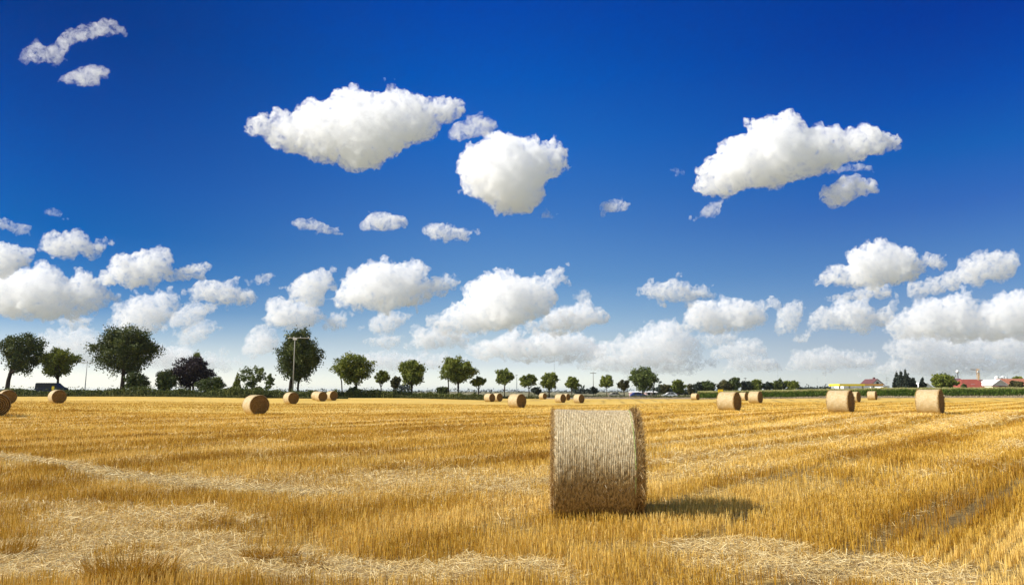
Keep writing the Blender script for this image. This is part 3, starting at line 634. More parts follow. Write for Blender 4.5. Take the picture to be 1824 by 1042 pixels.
GT = 'trees along the road beyond the field'; GBU = 'bushes along the field edge'; GW = 'trees of the wooded line on the right'
tree('broadleaf_tree', 'spreading tree at the left edge with bare forked trunk', 'tree', -10, 73, 583, 672, 12, 133, leaf_d, 'round', 5600, 52, .25, group=GT)
tree('broadleaf_tree', 'smaller round tree rising behind the dark van', 'tree', 66, 136, 619, 673, 101, 134, leaf_g, 'dome', 4200, 40, .27, group=GT)
tree('broadleaf_tree', 'biggest round tree on the left, with a dark bush at its foot', 'tree', 159, 281, 580, 670, 217, 132, leaf_d, 'round', 11500, 80, .24, group=GT)
tree('bush', 'dark bush at the foot of the biggest left tree', 'bush', 222, 262, 661, 702, 241, 128, leaf_d, 'round', 2200, 26, .36, trunk=False, group=GBU)
tree('bush', 'dark round bush between the biggest left tree and the purple tree', 'bush', 273, 315, 657, 701, 294, 129, leaf_d, 'dome', 2400, 26, .36, trunk=False, group=GBU)
tree('purple_tree', 'dark purple leaved tree left of the pole', 'tree', 299, 377, 634, 694, 338, 131, leaf_p, 'fan', 4600, 44, .27, group=GT)
tree('broadleaf_tree', 'slim green treetop rising just behind the purple tree', 'tree', 333, 357, 629, 668, 345, 137, leaf_g, 'egg', 800, 14, .36, group=GT)
tree('bush', 'dark bush right beside the purple tree', 'bush', 348, 400, 671, 702, 372, 128, leaf_d, 'dome', 2200, 24, .36, trunk=False, group=GBU)
tree('broadleaf_tree', 'small airy pale green tree between the purple tree and the pole', 'tree', 424, 474, 648, 692, 447, 130, leaf_y, 'round', 1100, 24, .26, group=GT, tr=.09)
tree('bush', 'pointed conifer like bush left of the small airy tree', 'bush', 411, 431, 662, 703, 420, 127, leaf_g, 'cone', 900, 18, .34, trunk=False, group=GBU)
tree('sapling', 'thin sapling right of the small airy tree', 'tree', 468, 488, 666, 696, 477, 129, leaf_y, 'round', 420, 14, .28, group=GT, tr=.06)
tree('bush', 'low spreading bush under the small airy tree', 'bush', 432, 470, 689, 705, 451, 125, leaf_o, 'dome', 900, 18, .36, trunk=False, group=GBU)
tree('broadleaf_tree', 'tall egg shaped tree standing behind the utility pole', 'tree', 487, 573, 584, 682, 517, 133, leaf_d, 'egg', 10500, 80, .25, group=GT, second=529)
tree('broadleaf_tree', 'broad bushy tree first to the right of the bale cluster', 'tree', 590, 669, 627, 686, 635, 142, leaf_g, 'dome', 5200, 52, .27, group=GT, second=610)
tree('bush', 'small bush at the foot of the broad tree right of the bale cluster', 'bush', 620, 641, 688, 706, 630, 138, leaf_d, 'dome', 700, 14, .4, trunk=False, group=GBU)
tree('broadleaf_tree', 'small narrow tree right beside the broad bushy tree', 'tree', 665, 692, 655, 687, 678, 148, leaf_g, 'egg', 1100, 20, .3, group=GT)
tree('broadleaf_tree', 'small tree leaning against the left side of the egg shaped tree', 'tree', 692, 714, 669, 690, 704, 158, leaf_o, 'round', 620, 14, .33, group=GT)
tree('broadleaf_tree', 'egg shaped tree midway between the bushy tree and the dome shaped one', 'tree', 704, 758, 634, 688, 733, 155, leaf_g, 'egg', 3800, 46, .27, group=GT)
tree('broadleaf_tree', 'large dome shaped tree left of the close pair of bales', 'tree', 779, 850, 634, 684, 816, 165, leaf_g, 'dome', 5000, 60, .24, group=GT, second=800)
tree('bush', 'dark little bush left of the dome shaped tree', 'bush', 777, 797, 686, 703, 788, 166, leaf_d, 'round', 520, 12, .4, trunk=False, group=GBU)
tree('broadleaf_tree', 'small tree on the right flank of the dome shaped tree', 'tree', 838, 868, 669, 690, 852, 168, leaf_g, 'round', 900, 18, .3, group=GT)
tree('broadleaf_tree', 'small round tree above the close pair of bales', 'tree', 881, 918, 656, 687, 899, 190, leaf_g, 'dome', 1600, 30, .28, group=GT)
tree('broadleaf_tree', 'small round tree first to the right of the thin pole', 'tree', 925, 958, 666, 692, 942, 195, leaf_g, 'dome', 1300, 26, .29, group=GT)
tree('bush', 'pale green bush between the two small round trees', 'bush', 946, 966, 688, 703, 956, 205, leaf_b, 'round', 420, 10, .4, trunk=False, group=GBU)
tree('broadleaf_tree', 'small peaked tree second to the right of the thin pole', 'tree', 962, 998, 662, 694, 978, 198, leaf_g, 'egg', 1500, 28, .29, group=GT)
tree('broadleaf_tree', 'small low round tree just above the left end of the big bale', 'tree', 1004, 1034, 671, 695, 1018, 205, leaf_g, 'dome', 1100, 24, .29, group=GT)
tree('bush', 'dark ball shaped bush below the pole with the crossarm', 'bush', 1053, 1066, 688, 701, 1060, 208, leaf_b, 'round', 300, 8, .42, group=GBU, tr=.08)
tree('broadleaf_tree', 'small slim tree above the big bale, right of the pole with the crossarm', 'tree', 1065, 1095, 668, 692, 1081, 210, leaf_g, 'egg', 900, 22, .28, group=GT, tr=.11)
tree('broadleaf_tree', 'small tree touching the left side of the bright broad tree', 'tree', 1101, 1122, 676, 698, 1112, 222, leaf_o, 'dome', 700, 16, .32, group=GT)
tree('broadleaf_tree', 'broad fresh green tree above the right end of the big bale', 'tree', 1119, 1174, 653, 697, 1145, 218, leaf_y, 'dome', 3400, 46, .26, group=GT, second=1163)
tree('broadleaf_tree', 'tiny tree first right of the broad fresh green tree', 'tree', 1178, 1193, 683, 700, 1186, 235, leaf_o, 'round', 320, 10, .36, group=GT)
tree('broadleaf_tree', 'two lobed small tree second right of the broad fresh green tree', 'tree', 1192, 1222, 674, 702, 1209, 238, leaf_g, 'egg', 1200, 22, .32, group=GT)
tree('broadleaf_tree', 'small tree above the lone far bale at the road', 'tree', 1222, 1238, 680, 704, 1230, 245, leaf_o, 'round', 500, 12, .36, group=GW)
for x0, x1, yt, yb, tx, lm, lab in ((1234, 1252, 679, 703, 1243, leaf_b, 'dark narrow tree left of the round dark one'), (1248, 1277, 677, 704, 1262, leaf_d, 'round dark tree left of the yellow sign'),
        (1278, 1303, 676, 702, 1290, leaf_o, 'tree directly above the yellow sign'), (1299, 1320, 667, 702, 1309, leaf_d, 'tallest tree of the wooded line, right of the yellow sign'),
        (1320, 1340, 677, 700, 1330, leaf_b, 'grey green tree right of the tallest in the wooded line'), (1336, 1358, 674, 700, 1347, leaf_g, 'green tree over the medium bale right of the sign'),
        (1358, 1376, 679, 699, 1367, leaf_b, 'lower grey tree in the right half of the wooded line'), (1372, 1398, 675, 700, 1385, leaf_d, 'broad dark tree in the right half of the wooded line'),
        (1396, 1425, 677, 697, 1411, leaf_g, 'low broad tree ending the wooded line on the right')):
    tree('broadleaf_tree', lab, 'tree', x0 - 1, x1 + 1, yt, yb, tx, 272, lm, 'dome', int((x1 - x0) * (yb - yt) * 1.5), 24, .32, group=GW)
for x0, x1, yt, tx, lab in ((1588, 1610, 663, 1599, 'left one of the tall dark conifers beside the white house'), (1597, 1617, 659, 1606, 'middle one of the tall dark conifers'), (1604, 1627, 657, 1615, 'tallest dark conifer, right of the middle one'),
        (1618, 1637, 672, 1628, 'shorter dark conifer on the right side of the tall ones'), (1636, 1652, 671, 1644, 'small dark conifer standing apart above the largest right bale')):
    tree('conifer', lab, 'tree', x0, x1, yt, 694, tx, 262 + (tx % 5), leaf_b, 'cone', 1500, 36, .22, group='dark conifers beside the filling station')
tree('broadleaf_tree', 'big dark rounded tree left of the red roofs', 'tree', 1656, 1706, 664, 696, 1681, 255, leaf_g, 'dome', 3600, 46, .27, group=GW)
tree('bush', 'dark bush against the left end of the big red roof', 'bush', 1712, 1724, 684, 694, 1718, 282, leaf_d, 'round', 260, 8, .42, trunk=False)
tree('bush', 'olive bush in front of the orange roof at the right edge', 'bush', 1801, 1823, 677, 693, 1812, 270, leaf_o, 'dome', 700, 14, .38, trunk=False)
tree('broadleaf_tree', 'treetop showing behind the orange roof at the right edge', 'tree', 1806, 1824, 668, 682, 1815, 420, leaf_g, 'dome', 420, 12, .38)

# ---- masses nobody could count: hedge bank, verge weeds, far woods, corn
def leaf_band(name, label, segs, m, leaf, seed, depth=3.0, grass=.35):
    """segs: (px0, px1, distance, base height offset, height, n)"""
    r = np.random.RandomState(seed); out = []
    for px0, px1, d, h, n, rough in segs:
        px = r.uniform(px0, px1, n); y = d + r.uniform(0, depth, n); x = (px - CX) / F * y * (CF.y + 0)  # rough bearing
        x = np.array([(p - CX) / F / (math.cos(PITCH) - (CY - HOR) / F * math.sin(PITCH)) for p in px]) * y
        top = h * (.30 + 1.3 * rough * fbm(x / 1.6, y * 0 + 3, seed, 4) ** 1.8 + 1.1 * rough * fbm(x / 7, y * 0 + 6, seed + 1, 2) ** 2 + .5 * (r.uniform(0, 1, n) > .96)) ; z = terr(x, y) + top * r.uniform(0, 1, n) ** .8
        P = np.c_[x, y, z]; q = leaf_quads(r, P, leaf, np.clip(r.normal(.4, .2, n) + .3 * (fbm(x / 3.5, y * 0 + 8, seed + 2, 2) - .5), 0, 1)); out.append(q)
        k = int(n * grass); px = r.uniform(px0, px1, k); y = d - .3 + r.uniform(0, depth, k); x = ((px - CX) / F / (math.cos(PITCH) - (CY - HOR) / F * math.sin(PITCH))) * y
        hh = h * r.uniform(.3, 1.1, k) * (.35 + 1.1 * fbm(x / 1.6, y * 0 + 3, seed, 4) ** 1.5); out.append(blades(x, y, hh, leaf * .35 * r.uniform(.6, 1.4, k), np.clip(np.abs(r.normal(.1, .1, k)), 0, .5), np.clip(r.normal(.6, .25, k), 0, 1), two=False))
    V, Fc, T = gather(out); o = link(name, np_mesh(name, V, Fc, T), m); tag(o, label, kind='stuff'); return o
leaf_band('undergrowth', 'dark green bank of weeds and brambles along the left field edge', [(-330, -40, 119.5, 1.15, 9000, .9), (-40, 300, 119.5, 1.15, 14000, .9), (300, 470, 120.5, 1.25, 8000, .9), (470, 600, 123.5, 1.0, 5000, .9), (600, 700, 133, 1.0, 4500, .8), (700, 800, 141, 1.0, 4500, .8), (800, 885, 152, 1.0, 4000, .8)], leaf_m, .24, 5, 3.5, grass=.18)
leaf_band('verge_grass', 'lighter grass and weeds at the foot of the hedge bank', [(-330, 470, 118.5, .5, 11000, .8), (470, 620, 122, .45, 3500, .8), (600, 885, 133.5, .4, 5000, .8), (870, 960, 168, .55, 1600, .8), (940, 1240, 203, .9, 3200, .9), (1150, 1250, 196, .5, 1500, .8)], grass_m, .22, 6, 2.5)
leaf_band('dry_verge_weeds', 'tan dry weeds on the road verge along the right field edge', [(1040, 1240, 188, .42, 2500, .8), (1240, 1480, 161, .35, 3000, .8), (1480, 2100, 150, .42, 7000, .7)], attr_mat('dry_weeds', (.20, .15, .09), (.34, .27, .17), (.46, .39, .25), rough=.8, spec=.1), .16, 9, 4.0)
leaf_band('far_wood', 'low dark woods along the flat horizon', [(-400, 880, 700, 3.2, 5000, .9), (700, 735, 420, 4.0, 500, .9), (1020, 1055, 430, 3.6, 400, .8), (1165, 1230, 330, 2.6, 900, .9), (1420, 1480, 420, 3.4, 1500, .9), (880, 2200, 760, 3.0, 5000, .9)], leaf_b, 1.3, 8, 12.0, grass=0)
# corn: leafy stalks with tan tassels
def corn():
    r = np.random.RandomState(44); out = []; k_ = 1 / (math.cos(PITCH) - (CY - HOR) / F * math.sin(PITCH))
    for px0, px1, d0, d1, n in ((1243, 1480, 186, 205, 34000), (1480, 2150, 176, 200, 90000)):
        px = r.uniform(px0, px1, n); y = d0 + (d1 - d0) * r.uniform(0, 1, n) ** 2.2; x = (px - CX) / F * k_ * y
        lo = np.interp(px, [1243, 1480, 1600], [.78, .9, 1.0]); H = 2.0 * lo * (.9 + .2 * fbm(x / 2, y / 2, 4, 2))
        tas = r.uniform(0, 1, n) < np.interp(px, [1243, 1500, 1600], [.42, .30, .22]); zz = terr(x, y) + np.where(tas, H * r.uniform(.80, 1.0, n), H * r.uniform(0, .78, n))
        out.append(blades(x, y, np.where(tas, .28, .5) * r.uniform(.7, 1.3, n), np.where(tas, .10, .12), np.clip(np.abs(r.normal(.3, .2, n)), 0, .8), np.where(tas, np.clip(r.normal(.86, .06, n), 0, 1), np.clip(r.normal(.38, .16, n), 0, .66)), z0=zz, two=False))
    V, Fc, T = gather(out)
    m = attr_mat('corn_leaves', (.10, .18, .025), (.25, .37, .055), (.66, .54, .26), rough=.55, spec=.3, trans=.42)
    tag(link('corn', np_mesh('corn', V, Fc, T), m), 'tall green corn crop with tan tassels behind the road on the right', kind='stuff')
corn()

# ------------------------------------------------------------------ poles, masts, signs
grey_m = mat('galvanised_steel', (.42, .45, .44), .5, .5); wood_m = mat('weathered_wood', (.30, .29, .25), .85, .2); dark_m = mat('dark_steel', (.10, .10, .11), .5, .4)
pale_m = mat('pale_paint', (.62, .62, .60), .5, .4); white_m = mat('white_render', (.78, .77, .73), .8, .2); yel_m = mat('yellow_panel', (.85, .60, .02), .45, .4)
def pole(label, px, yt, d, rb, rt, arms, m, cat='pole', name='utility_pole', extra=None, group=None, top=None):
    X = at(px, HOR, d).x; b = tz(X, d); r = empty(name, (X, d, b)); tag(r, label, cat, group); H = at(px, yt, d).z - b
    tubes('pole', [([(0, 0, -.3), (0, 0, H)], [rb, rt])], m, r, 8)
    for z_, hw, th in arms: boxes('crossarm', [(-hw, hw, -th, th, H - z_ - th, H - z_ + th)], m, r)
    if top: top(r, H)
    return r, H
r_, H_ = pole('tall pale utility pole with long curved crossarm in front of the tall tree', 521.5, 603, 127, .12, .085, [], wood_m)
tubes('crossarm', [([(x, 0, H_ + .12 - .012 * x * x) for x in np.linspace(-1.3, 2.9, 12)], .04)], pale_m, r_, 6); boxes('bracket', [(-.35, .35, -.1, .1, H_ - .25, H_ + .08)], pale_m, r_)
for x in (-.9, -.2, 1.0, 2.4): tubes('insulator', [([(x, 0, H_ + .08), (x, 0, H_ + .36)], [.07, .05])], pale_m, r_, 6)
r_, H_ = pole('thin double armed lamp post right of the dark van', 151, 646, 131, .10, .06, [(.02, 1.0, .04)], grey_m, 'lamp post', 'street_lamp')
for s in (-1, 1): boxes('lamp_head', [(s * 1.0 - .32, s * 1.0 + .32, -.1, .1, H_ - .02, H_ + .10)], pale_m, r_)
r_, H_ = pole('thin pale lamp post between two small round trees behind the spiral faced bale', 920.5, 668, 190, .09, .06, [(.0, .3, .04)], grey_m, 'lamp post', 'street_lamp'); boxes('lamp_head', [(-.5, .1, -.1, .1, H_, H_ + .12)], pale_m, r_)
pole('utility pole with a short crossarm above the dark ball shaped bush', 1057, 662, 230, .14, .10, [(.45, 1.0, .09)], wood_m)
pole('short pole poking above the wooded line right of the yellow sign', 1328.5, 672, 300, .12, .09, [(.4, .6, .08)], dark_m)
mast_m = mat('pale_steel', (.58, .62, .64), .6, .3)
def mast(label, px, yt, d, w, name='radio_mast', rungs=10, arms=()):
    w *= .6
    X = at(px, HOR, d).x; b = tz(X, d); r = empty(name, (X, d, b)); tag(r, label, 'mast'); H = at(px, yt, d).z - b; L_ = []
    for sx, sy in ((-1, -1), (1, -1), (1, 1), (-1, 1)): L_.append(([(sx * w, sy * w, -1), (sx * w * .25, sy * w * .25, H)], [w * .13, w * .09]))
    for i in range(rungs):
        f0, f1 = i / rungs, (i + 1) / rungs; w0, w1 = w * (1 - .75 * f0), w * (1 - .75 * f1)
        for a, c in (((-1, -1), (1, -1)), ((1, -1), (-1, -1)), ((1, -1), (1, 1)), ((-1, 1), (1, 1))): L_.append(([(a[0] * w0, a[1] * w0, H * f0), (c[0] * w1, c[1] * w1, H * f1)], w * .06))
    tubes('lattice_tower', L_, mast_m, r, 4, False)
    for z_, hw in arms: tubes('crossarm', [([(-hw, 0, H * z_), (0, 0, H * z_ + w), (hw, 0, H * z_)], w * .12)], grey_m, r, 4, False)
    tubes('antenna', [([(0, 0, H), (0, 0, H + w * 3)], w * .08)], grey_m, r, 4); return r
mast('very tall faint mast above the small peaked tree', 988, 634, 900, 1.3)
mast('faint mast rising out of the wooded line', 1387, 652, 900, 1.0)
mast('faint short mast left of the yellow canopy', 1457, 673, 900, .8)
mast('small power pylon between the white house and the conifers', 1580, 671, 620, 1.6, 'power_pylon', 7, ((.75, 3.4), (.9, 2.4)))
mast('faint tall mast between the small conifer and the big rounded tree', 1652.5, 657, 900, .9)
mast('thin mast behind the orange roof on the right', 1797, 660, 800, .9)
def crane():
    d = 620; X = at(1745, HOR, d).x; b = tz(X, d); r = empty('tower_crane', (X, d, b)); tag(r, 'small yellow tower crane rising behind the big red roof', 'crane'); H = at(1745, 661, d).z - b
    ym = mat('crane_paint', (.70, .42, .16), .6, .3)
    tubes('mast', [([(sx, sy, -1), (sx * .9, sy * .9, H + 2)], .22) for sx, sy in ((-.8, -.8), (.8, -.8), (.8, .8), (-.8, .8))] + [([(-.8 * (-1) ** i, -.8, H * i / 12), (.8 * (-1) ** i, -.8, H * (i + 1) / 12)], .14) for i in range(12)], ym, r, 4, False)
    tubes('jib', [([(1.5, 0, H + .2), (-6.3, 0, H + 1.6)], .24), ([(0, 0, H + 2.6), (-6.3, 0, H + 1.8)], .12)] + [([(-k * .9, 0, H + .3 + k * .2), (-k * .9 - .5, 0, H + 2.2)], .08) for k in range(6)], mat('crane_jib', (.25, .2, .17), .6), r, 4, False)
    boxes('cab', [(-.9, .6, -1.3, .2, H - 1.0, H + .3)], pale_m, r)
crane()
def sign(label, px, yt, yb, wpx, d, m, posts=2, name='road_sign', cat='sign', round_=False):
    X = at(px, HOR, d).x; b = tz(X, d); r = empty(name, (X, d, b)); tag(r, label, cat); z1 = at(px, yt, d).z - b; z0 = at(px, yb, d).z - b; w = wpx * d / F / 2
    ob = tubes('panel', [([(0, -.03, (z0 + z1) / 2), (0, .03, (z0 + z1) / 2)], (z1 - z0) / 2)], m, r, 20, False) if round_ else boxes('panel', [(-w, w, -.04, .04, z0, z1)], m, r, .01)
    for i in range(posts): x = 0 if posts == 1 else (-w * .7 + i * 1.4 * w); tubes('post', [([(x, .08, -.2), (x, .08, z0 + .3)], .045)], grey_m, r, 6)
    return r
sign('square yellow road sign above the bale right of the big one', 1283.5, 693.5, 699.5, 9, 165, yel_m)
sign('small yellow sign at the far left end of the corn field', 1474.5, 692, 695.5, 5, 215, yel_m)
sign('small upright yellow sign in front of the dark van', 94, 688, 695, 4.5, 126, yel_m, 1)
sign('small dark round road sign above the close pair of bales', 875, 693.5, 697, 3, 166, dark_m, 1, round_=True)
sign('tiny dark round sign above the smallest far bale', 963, 698.5, 702, 3, 190, dark_m, 1, round_=True)

# ------------------------------------------------------------------ vehicles
glass_m = mat('dark_glass', (.015, .018, .022), .35, .3); tyre_m = mat('tyre', (.02, .02, .02), .9, .1); rim_m = mat('wheel_rim', (.45, .45, .46), .35, .6, metal=.6); light_m = mat('lamp_glass', (.75, .72, .65), .15, .6); red_m = mat('tail_lamp', (.35, .02, .01), .2, .5)
def vehicle(name, label, cat, px, d, L_, H, prof, col, wins, wr=.33, flip=False, zoff=0.0, W=1.8):
    X = at(px, HOR, d).x; b = tz(X, d) + zoff; r = empty(name, (X, d, b), PI if flip else 0); tag(r, label, cat)
    bm = bmesh.new(); prism(bm, prof, -W / 2, W / 2); bmesh.ops.bevel(bm, geom=bm.edges[:], offset=.05, segments=2, affect='EDGES')
    link('body', bm_mesh('body', bm), mat(name + '_paint', col, .45, .3), r)
    for poly in wins:
        for s in (-1, 1): prisms('side_window', [(poly, s * W / 2 - .012, s * W / 2 + .012)], glass_m, r)
    for x in (-L_ * .31, L_ * .31):
        for s in (-1, 1):
            y = s * (W / 2 - .08); w = tubes('wheel', [([(x, y - .11, wr), (x, y + .11, wr)], wr)], tyre_m, r, 20, False); tubes('rim', [([(x, y + s * .09, wr), (x, y + s * .125, wr)], wr * .6)], rim_m, w, 12, False)
    for s in (-1, 1): boxes('headlight', [(L_ / 2 - .12, L_ / 2 + .012, s * W * .36 - .14, s * W * .36 + .14, .62, .78)], light_m, r); boxes('tail_light', [(-L_ / 2 - .012, -L_ / 2 + .1, s * W * .42 - .08, s * W * .42 + .08, .75, 1.05)], red_m, r)
    return r
vehicle('van', 'dark blue van parked behind the hedge under the second tree', 'van', 92, 133, 5.2, 2.0,
        [(-2.6, .35), (2.6, .35), (2.62, .85), (2.45, 1.08), (1.75, 1.22), (1.0, 1.92), (.8, 2.0), (-2.4, 2.0), (-2.58, 1.85), (-2.62, .9)], (.020, .028, .050),
        [[(.35, 1.22), (1.45, 1.22), (.9, 1.78), (.35, 1.80)], [(-.9, 1.22), (.25, 1.22), (.25, 1.80), (-.9, 1.80)], [(-2.35, 1.22), (-1.0, 1.22), (-1.0, 1.80), (-2.3, 1.78)]], .36, zoff=.35)
CARP = [(-2.1, .32), (2.1, .32), (2.12, .68), (1.95, .82), (1.15, .92), (.5, 1.38), (.2, 1.45), (-1.0, 1.45), (-1.55, 1.2), (-2.0, .98), (-2.12, .8)]
CARW = [[(-.15, .95), (.95, .95), (.42, 1.33), (-.15, 1.36)], [(-1.45, .98), (-.25, .95), (-.25, 1.37), (-.95, 1.37)]]
vehicle('car', 'blue car on the road left of the broad fresh green tree', 'car', 1136, 206, 4.2, 1.45, CARP, (.05, .09, .32), CARW)
vehicle('car', 'white car on the road right of the broad fresh green tree', 'car', 1192, 203, 4.2, 1.45, CARP, (.75, .75, .74), CARW, flip=True)
vehicle('car', 'beige car on the road above the middle of the big bale', 'car', 1097, 208, 4.2, 1.45, CARP, (.50, .46, .38), CARW)

# ------------------------------------------------------------------ buildings
roofr = mat('red_tiles', (.30, .075, .05), .8, .2, noise=.18, nscale=.8); roofd = mat('dark_red_tiles', (.14, .06, .06), .8, .2, noise=.18, nscale=.8); roofo = mat('orange_tiles', (.42, .16, .09), .8, .2, noise=.18, nscale=.8)
beige = mat('beige_render', (.42, .38, .24), .85, .2, noise=.08, nscale=.5); roofp = mat('grey_purple_tiles', (.20, .10, .10), .8, .2, noise=.15, nscale=.8)
def zz(px, y, d): return at(px, y, d).z
def house(name, label, px0, px1, yr, ye, d, wall_m, roof_m, ridge='x', depth=9.0, wins=3, chim=False, cat='house', base_drop=0, hip=0.0, door=True, over=.35):
    """yr / ye: pixel rows of ridge and eaves; ridge 'x' runs across the view, 'y' along it (gable towards the camera)"""
    cxp = (px0 + px1) / 2; X = at(cxp, HOR, d).x; b = tz(X, d); r = empty(name, (X, d, b)); tag(r, label, cat); w = (px1 - px0) * d / F / 2; ze = zz(cxp, ye, d) - b; zr = zz(cxp, yr, d) - b
    if ridge == 'x':
        prisms('wall', [([(-w, -.3), (w, -.3), (w, ze - .02), (-w, ze - .02)], 0, depth)], wall_m, r)
        bm = bmesh.new(); o = over; h = hip
        A = [bm.verts.new(p) for p in ((-w - o, -o, ze), (w + o, -o, ze), (w + o - h * .1, depth / 2, zr), (-w - o + h, depth / 2, zr), (-w - o, depth + o, ze), (w + o, depth + o, ze))]
        for f in ((0, 1, 2, 3), (3, 2, 5, 4), (0, 3, 4), (1, 5, 2), (0, 4, 5, 1)): bm.faces.new([A[i] for i in f])
        rf = link('roof', bm_mesh('roof', bm), roof_m, r)
    else:
        prisms('wall', [([(-w, -.3), (w, -.3), (w, ze), (0, zr - .05), (-w, ze)], 0, depth)], wall_m, r)
        t = .22; k = (zr - ze) / w; o = over
        rf = prisms('roof', [([(-w - o, ze - o * k), (0, zr), (0, zr + t), (-w - o, ze - o * k + t)], -o, depth + o), ([(w + o, ze - o * k), (w + o, ze - o * k + t), (.001, zr + t), (.001, zr)], -o, depth + o)], roof_m, r)
    if chim: boxes('chimney', [(w * .3, w * .3 + .7, depth / 2 - .4, depth / 2 + .4, zr - 1.2, zr + .9)], roofd, rf)
    for i in range(wins):
        x = -w + (i + .5) * 2 * w / wins; zc_ = min(ze * .55, 1.7) if ridge == 'x' else ze * .8
        wn = boxes('window', [(x - .55, x + .55, -.05, .05, zc_ - .5, zc_ + .6)], white_m, r); boxes('pane', [(x - .45, x + .45, -.065, -.052, zc_ - .4, zc_ + .5)], glass_m, wn)
    return r, w, ze, zr, rf
r, w, ze, zr, rf = house('white_house', 'white gabled house with dark red roof above the filling station shop', 1552, 1576, 675.5, 686, 300, white_m, roofd, 'y', 10, 1, True)
boxes('attic_window', [(-.5, .5, -.06, -.01, ze + .5, ze + 1.4)], glass_m, r)
house('white_shed', 'small white roofed shed between the small conifer and the rounded tree', 1640, 1662, 682, 690, 300, white_m, white_m, 'y', 8, 1, cat='shed')
r, *_ = house('farm_house', 'building with purplish roof and beige wall right of the rounded tree', 1700, 1723, 673.5, 684.5, 330, beige, roofp, 'x', 10, 2)
house('barn', 'big barn whose long red roof faces the field', 1716, 1761, 675, 690, 305, beige, roofr, 'x', 14, 4, hip=4.2, cat='barn')
r = bpy.data.objects['barn']; rf = [c for c in r.children if c.name.startswith('roof')][0]
boxes('skylight', [(-.2, 1.3, 2.4, 3.6, 3.6, 4.0)], mat('skylight_frame', (.5, .45, .42), .4, .5), rf)
house('low_house', 'low dark roofed house between the red barn and the pale gable', 1758, 1780, 676, 686, 350, beige, roofd, 'x', 9, 2)
r, w, ze, zr, rf = house('pale_gabled_house', 'cream gabled house with a dark open carport in front', 1769, 1797, 676.5, 686, 300, mat('cream_render', (.72, .70, .52), .8, .2), white_m, 'y', 10, 1)
boxes('carport_roof', [(-w - .6, w + 1.6, -4.5, -.05, ze - .55, ze - .25)], roofd, r)
for x in (-w - .2, 0, w + 1.2): boxes('carport_post', [(x - .1, x + .1, -4.4, -4.2, -.3, ze - .56)], dark_m, r)
house('orange_roofed_house', 'long house with bright orange tiled roof at the right edge', 1793, 1850, 674, 687, 310, beige, roofo, 'x', 11, 5, cat='house')
for i, (px, yt, w_, lab) in enumerate(((1778, 669, 1.1, 'leftmost white silo behind the cream gabled house'), (1783.5, 671, 1.3, 'second grey silo behind the cream gabled house'), (1788.5, 669, 1.0, 'third white silo behind the cream gabled house'), (1793, 670.5, 1.1, 'rightmost silo beside the orange roof'))):
    d = 380 + i * 3; X = at(px, HOR, d).x; b = tz(X, d); r = empty('silo', (X, d, b)); tag(r, lab, 'silo', 'silos behind the cream house'); H = zz(px, yt, d) - b
    tubes('tank', [([(0, 0, -.3), (0, 0, H - .6)], w_)], grey_m if i == 1 else white_m, r, 20, False); tubes('cap', [([(0, 0, H - .59), (0, 0, H)], [w_, w_ * .25])], pale_m, r, 20, False)
# mast lamp over the purplish roof
pole('dark lamp mast with a white globe over the purplish roof', 1708.5, 664, 345, .30, .22, [], dark_m, 'lamp post', 'lamp_mast', top=lambda r, H: tubes('globe', [([(0, 0, H - .1), (0, 0, H + .3), (0, 0, H + .9), (0, 0, H + 1.3)], [.3, .7, .7, .3])], white_m, r, 12))
# low white and pink building behind the fresh green tree
for px0, px1, lab in ((1127, 1143, 'low pinkish building left of the trunk of the fresh green tree'), (1151, 1170, 'low pinkish building right of the trunk of the fresh green tree')):
    house('low_building', lab, px0, px1, 696.5, 698.5, 250, mat('pink_render', (.55, .40, .38), .8, .2), white_m, 'x', 8, 2, cat='building')
# filling station: canopy with yellow and orange fascia on columns, and the shop
d = 235; X = at(1536, HOR, d).x; b = tz(X, d); r = empty('filling_station', (X, d, b)); tag(r, 'filling station with long yellow canopy and a white shop', 'filling station')
xm = lambda px: at(px, HOR, d).x - X
z1, z0 = zz(1536, 683.6, d) - b, zz(1536, 687.4, d) - b
can = boxes('canopy', [(xm(1496) + .1, xm(1574), .1, 8, z0 + .05, z1 - .05)], white_m, r)
boxes('yellow_fascia', [(xm(1496), xm(1541), -.02, .08, z0, z1), (xm(1496) - .02, xm(1496) + .08, .09, 8, z0, z1)], mat('fascia_yellow', (.90, .66, .04), .4, .4), can); boxes('orange_fascia', [(xm(1541) + .01, xm(1574), -.02, .08, z0 + .1, z1)], mat('fascia_orange', (.70, .34, .08), .4, .4), can)
for px in (1506, 1524, 1548, 1568): boxes('column', [(xm(px) - .18, xm(px) + .18, 3.8, 4.2, -.2, z0 + .04)], pale_m, r)
for px in (1524.0,): boxes('fuel_pump', [(xm(px) - 1.2, xm(px) + .9, 4.4, 5.2, -.1, 2.0)], dark_m, r, .05)
zs = zz(1540, 686.6, d) - b
shop = boxes('shop', [(xm(1526), xm(1551), 9, 16, -.3, zs - .1), (xm(1553), xm(1577), 10, 18, -.3, zs + .25)], white_m, r)
boxes('shop_window', [(xm(1531), xm(1544), 8.95, 9.0 - .003, .4, 1.9)], glass_m, shop); boxes('shop_door', [(xm(1548), xm(1550), 8.95, 8.997, -.2, 2.1)], grey_m, shop)
boxes('garage_window', [(xm(1564), xm(1567), 9.95, 9.997, .8, 2.0)], glass_m, shop)
X2 = at(1578, HOR, d).x - X
boxes('price_sign', [(X2 - .95, X2 + .95, 1.0, 1.25, 1.5, 2.5)], yel_m, r); boxes('sign_base', [(X2 - .5, X2 + .5, 1.02, 1.2, -.2, 1.49)], dark_m, r)
house('car_wash_hall', 'small white flat roofed hall right of the filling station shop', 1574, 1585, 686, 687, 246, white_m, pale_m, 'x', 6, 1, cat='building')

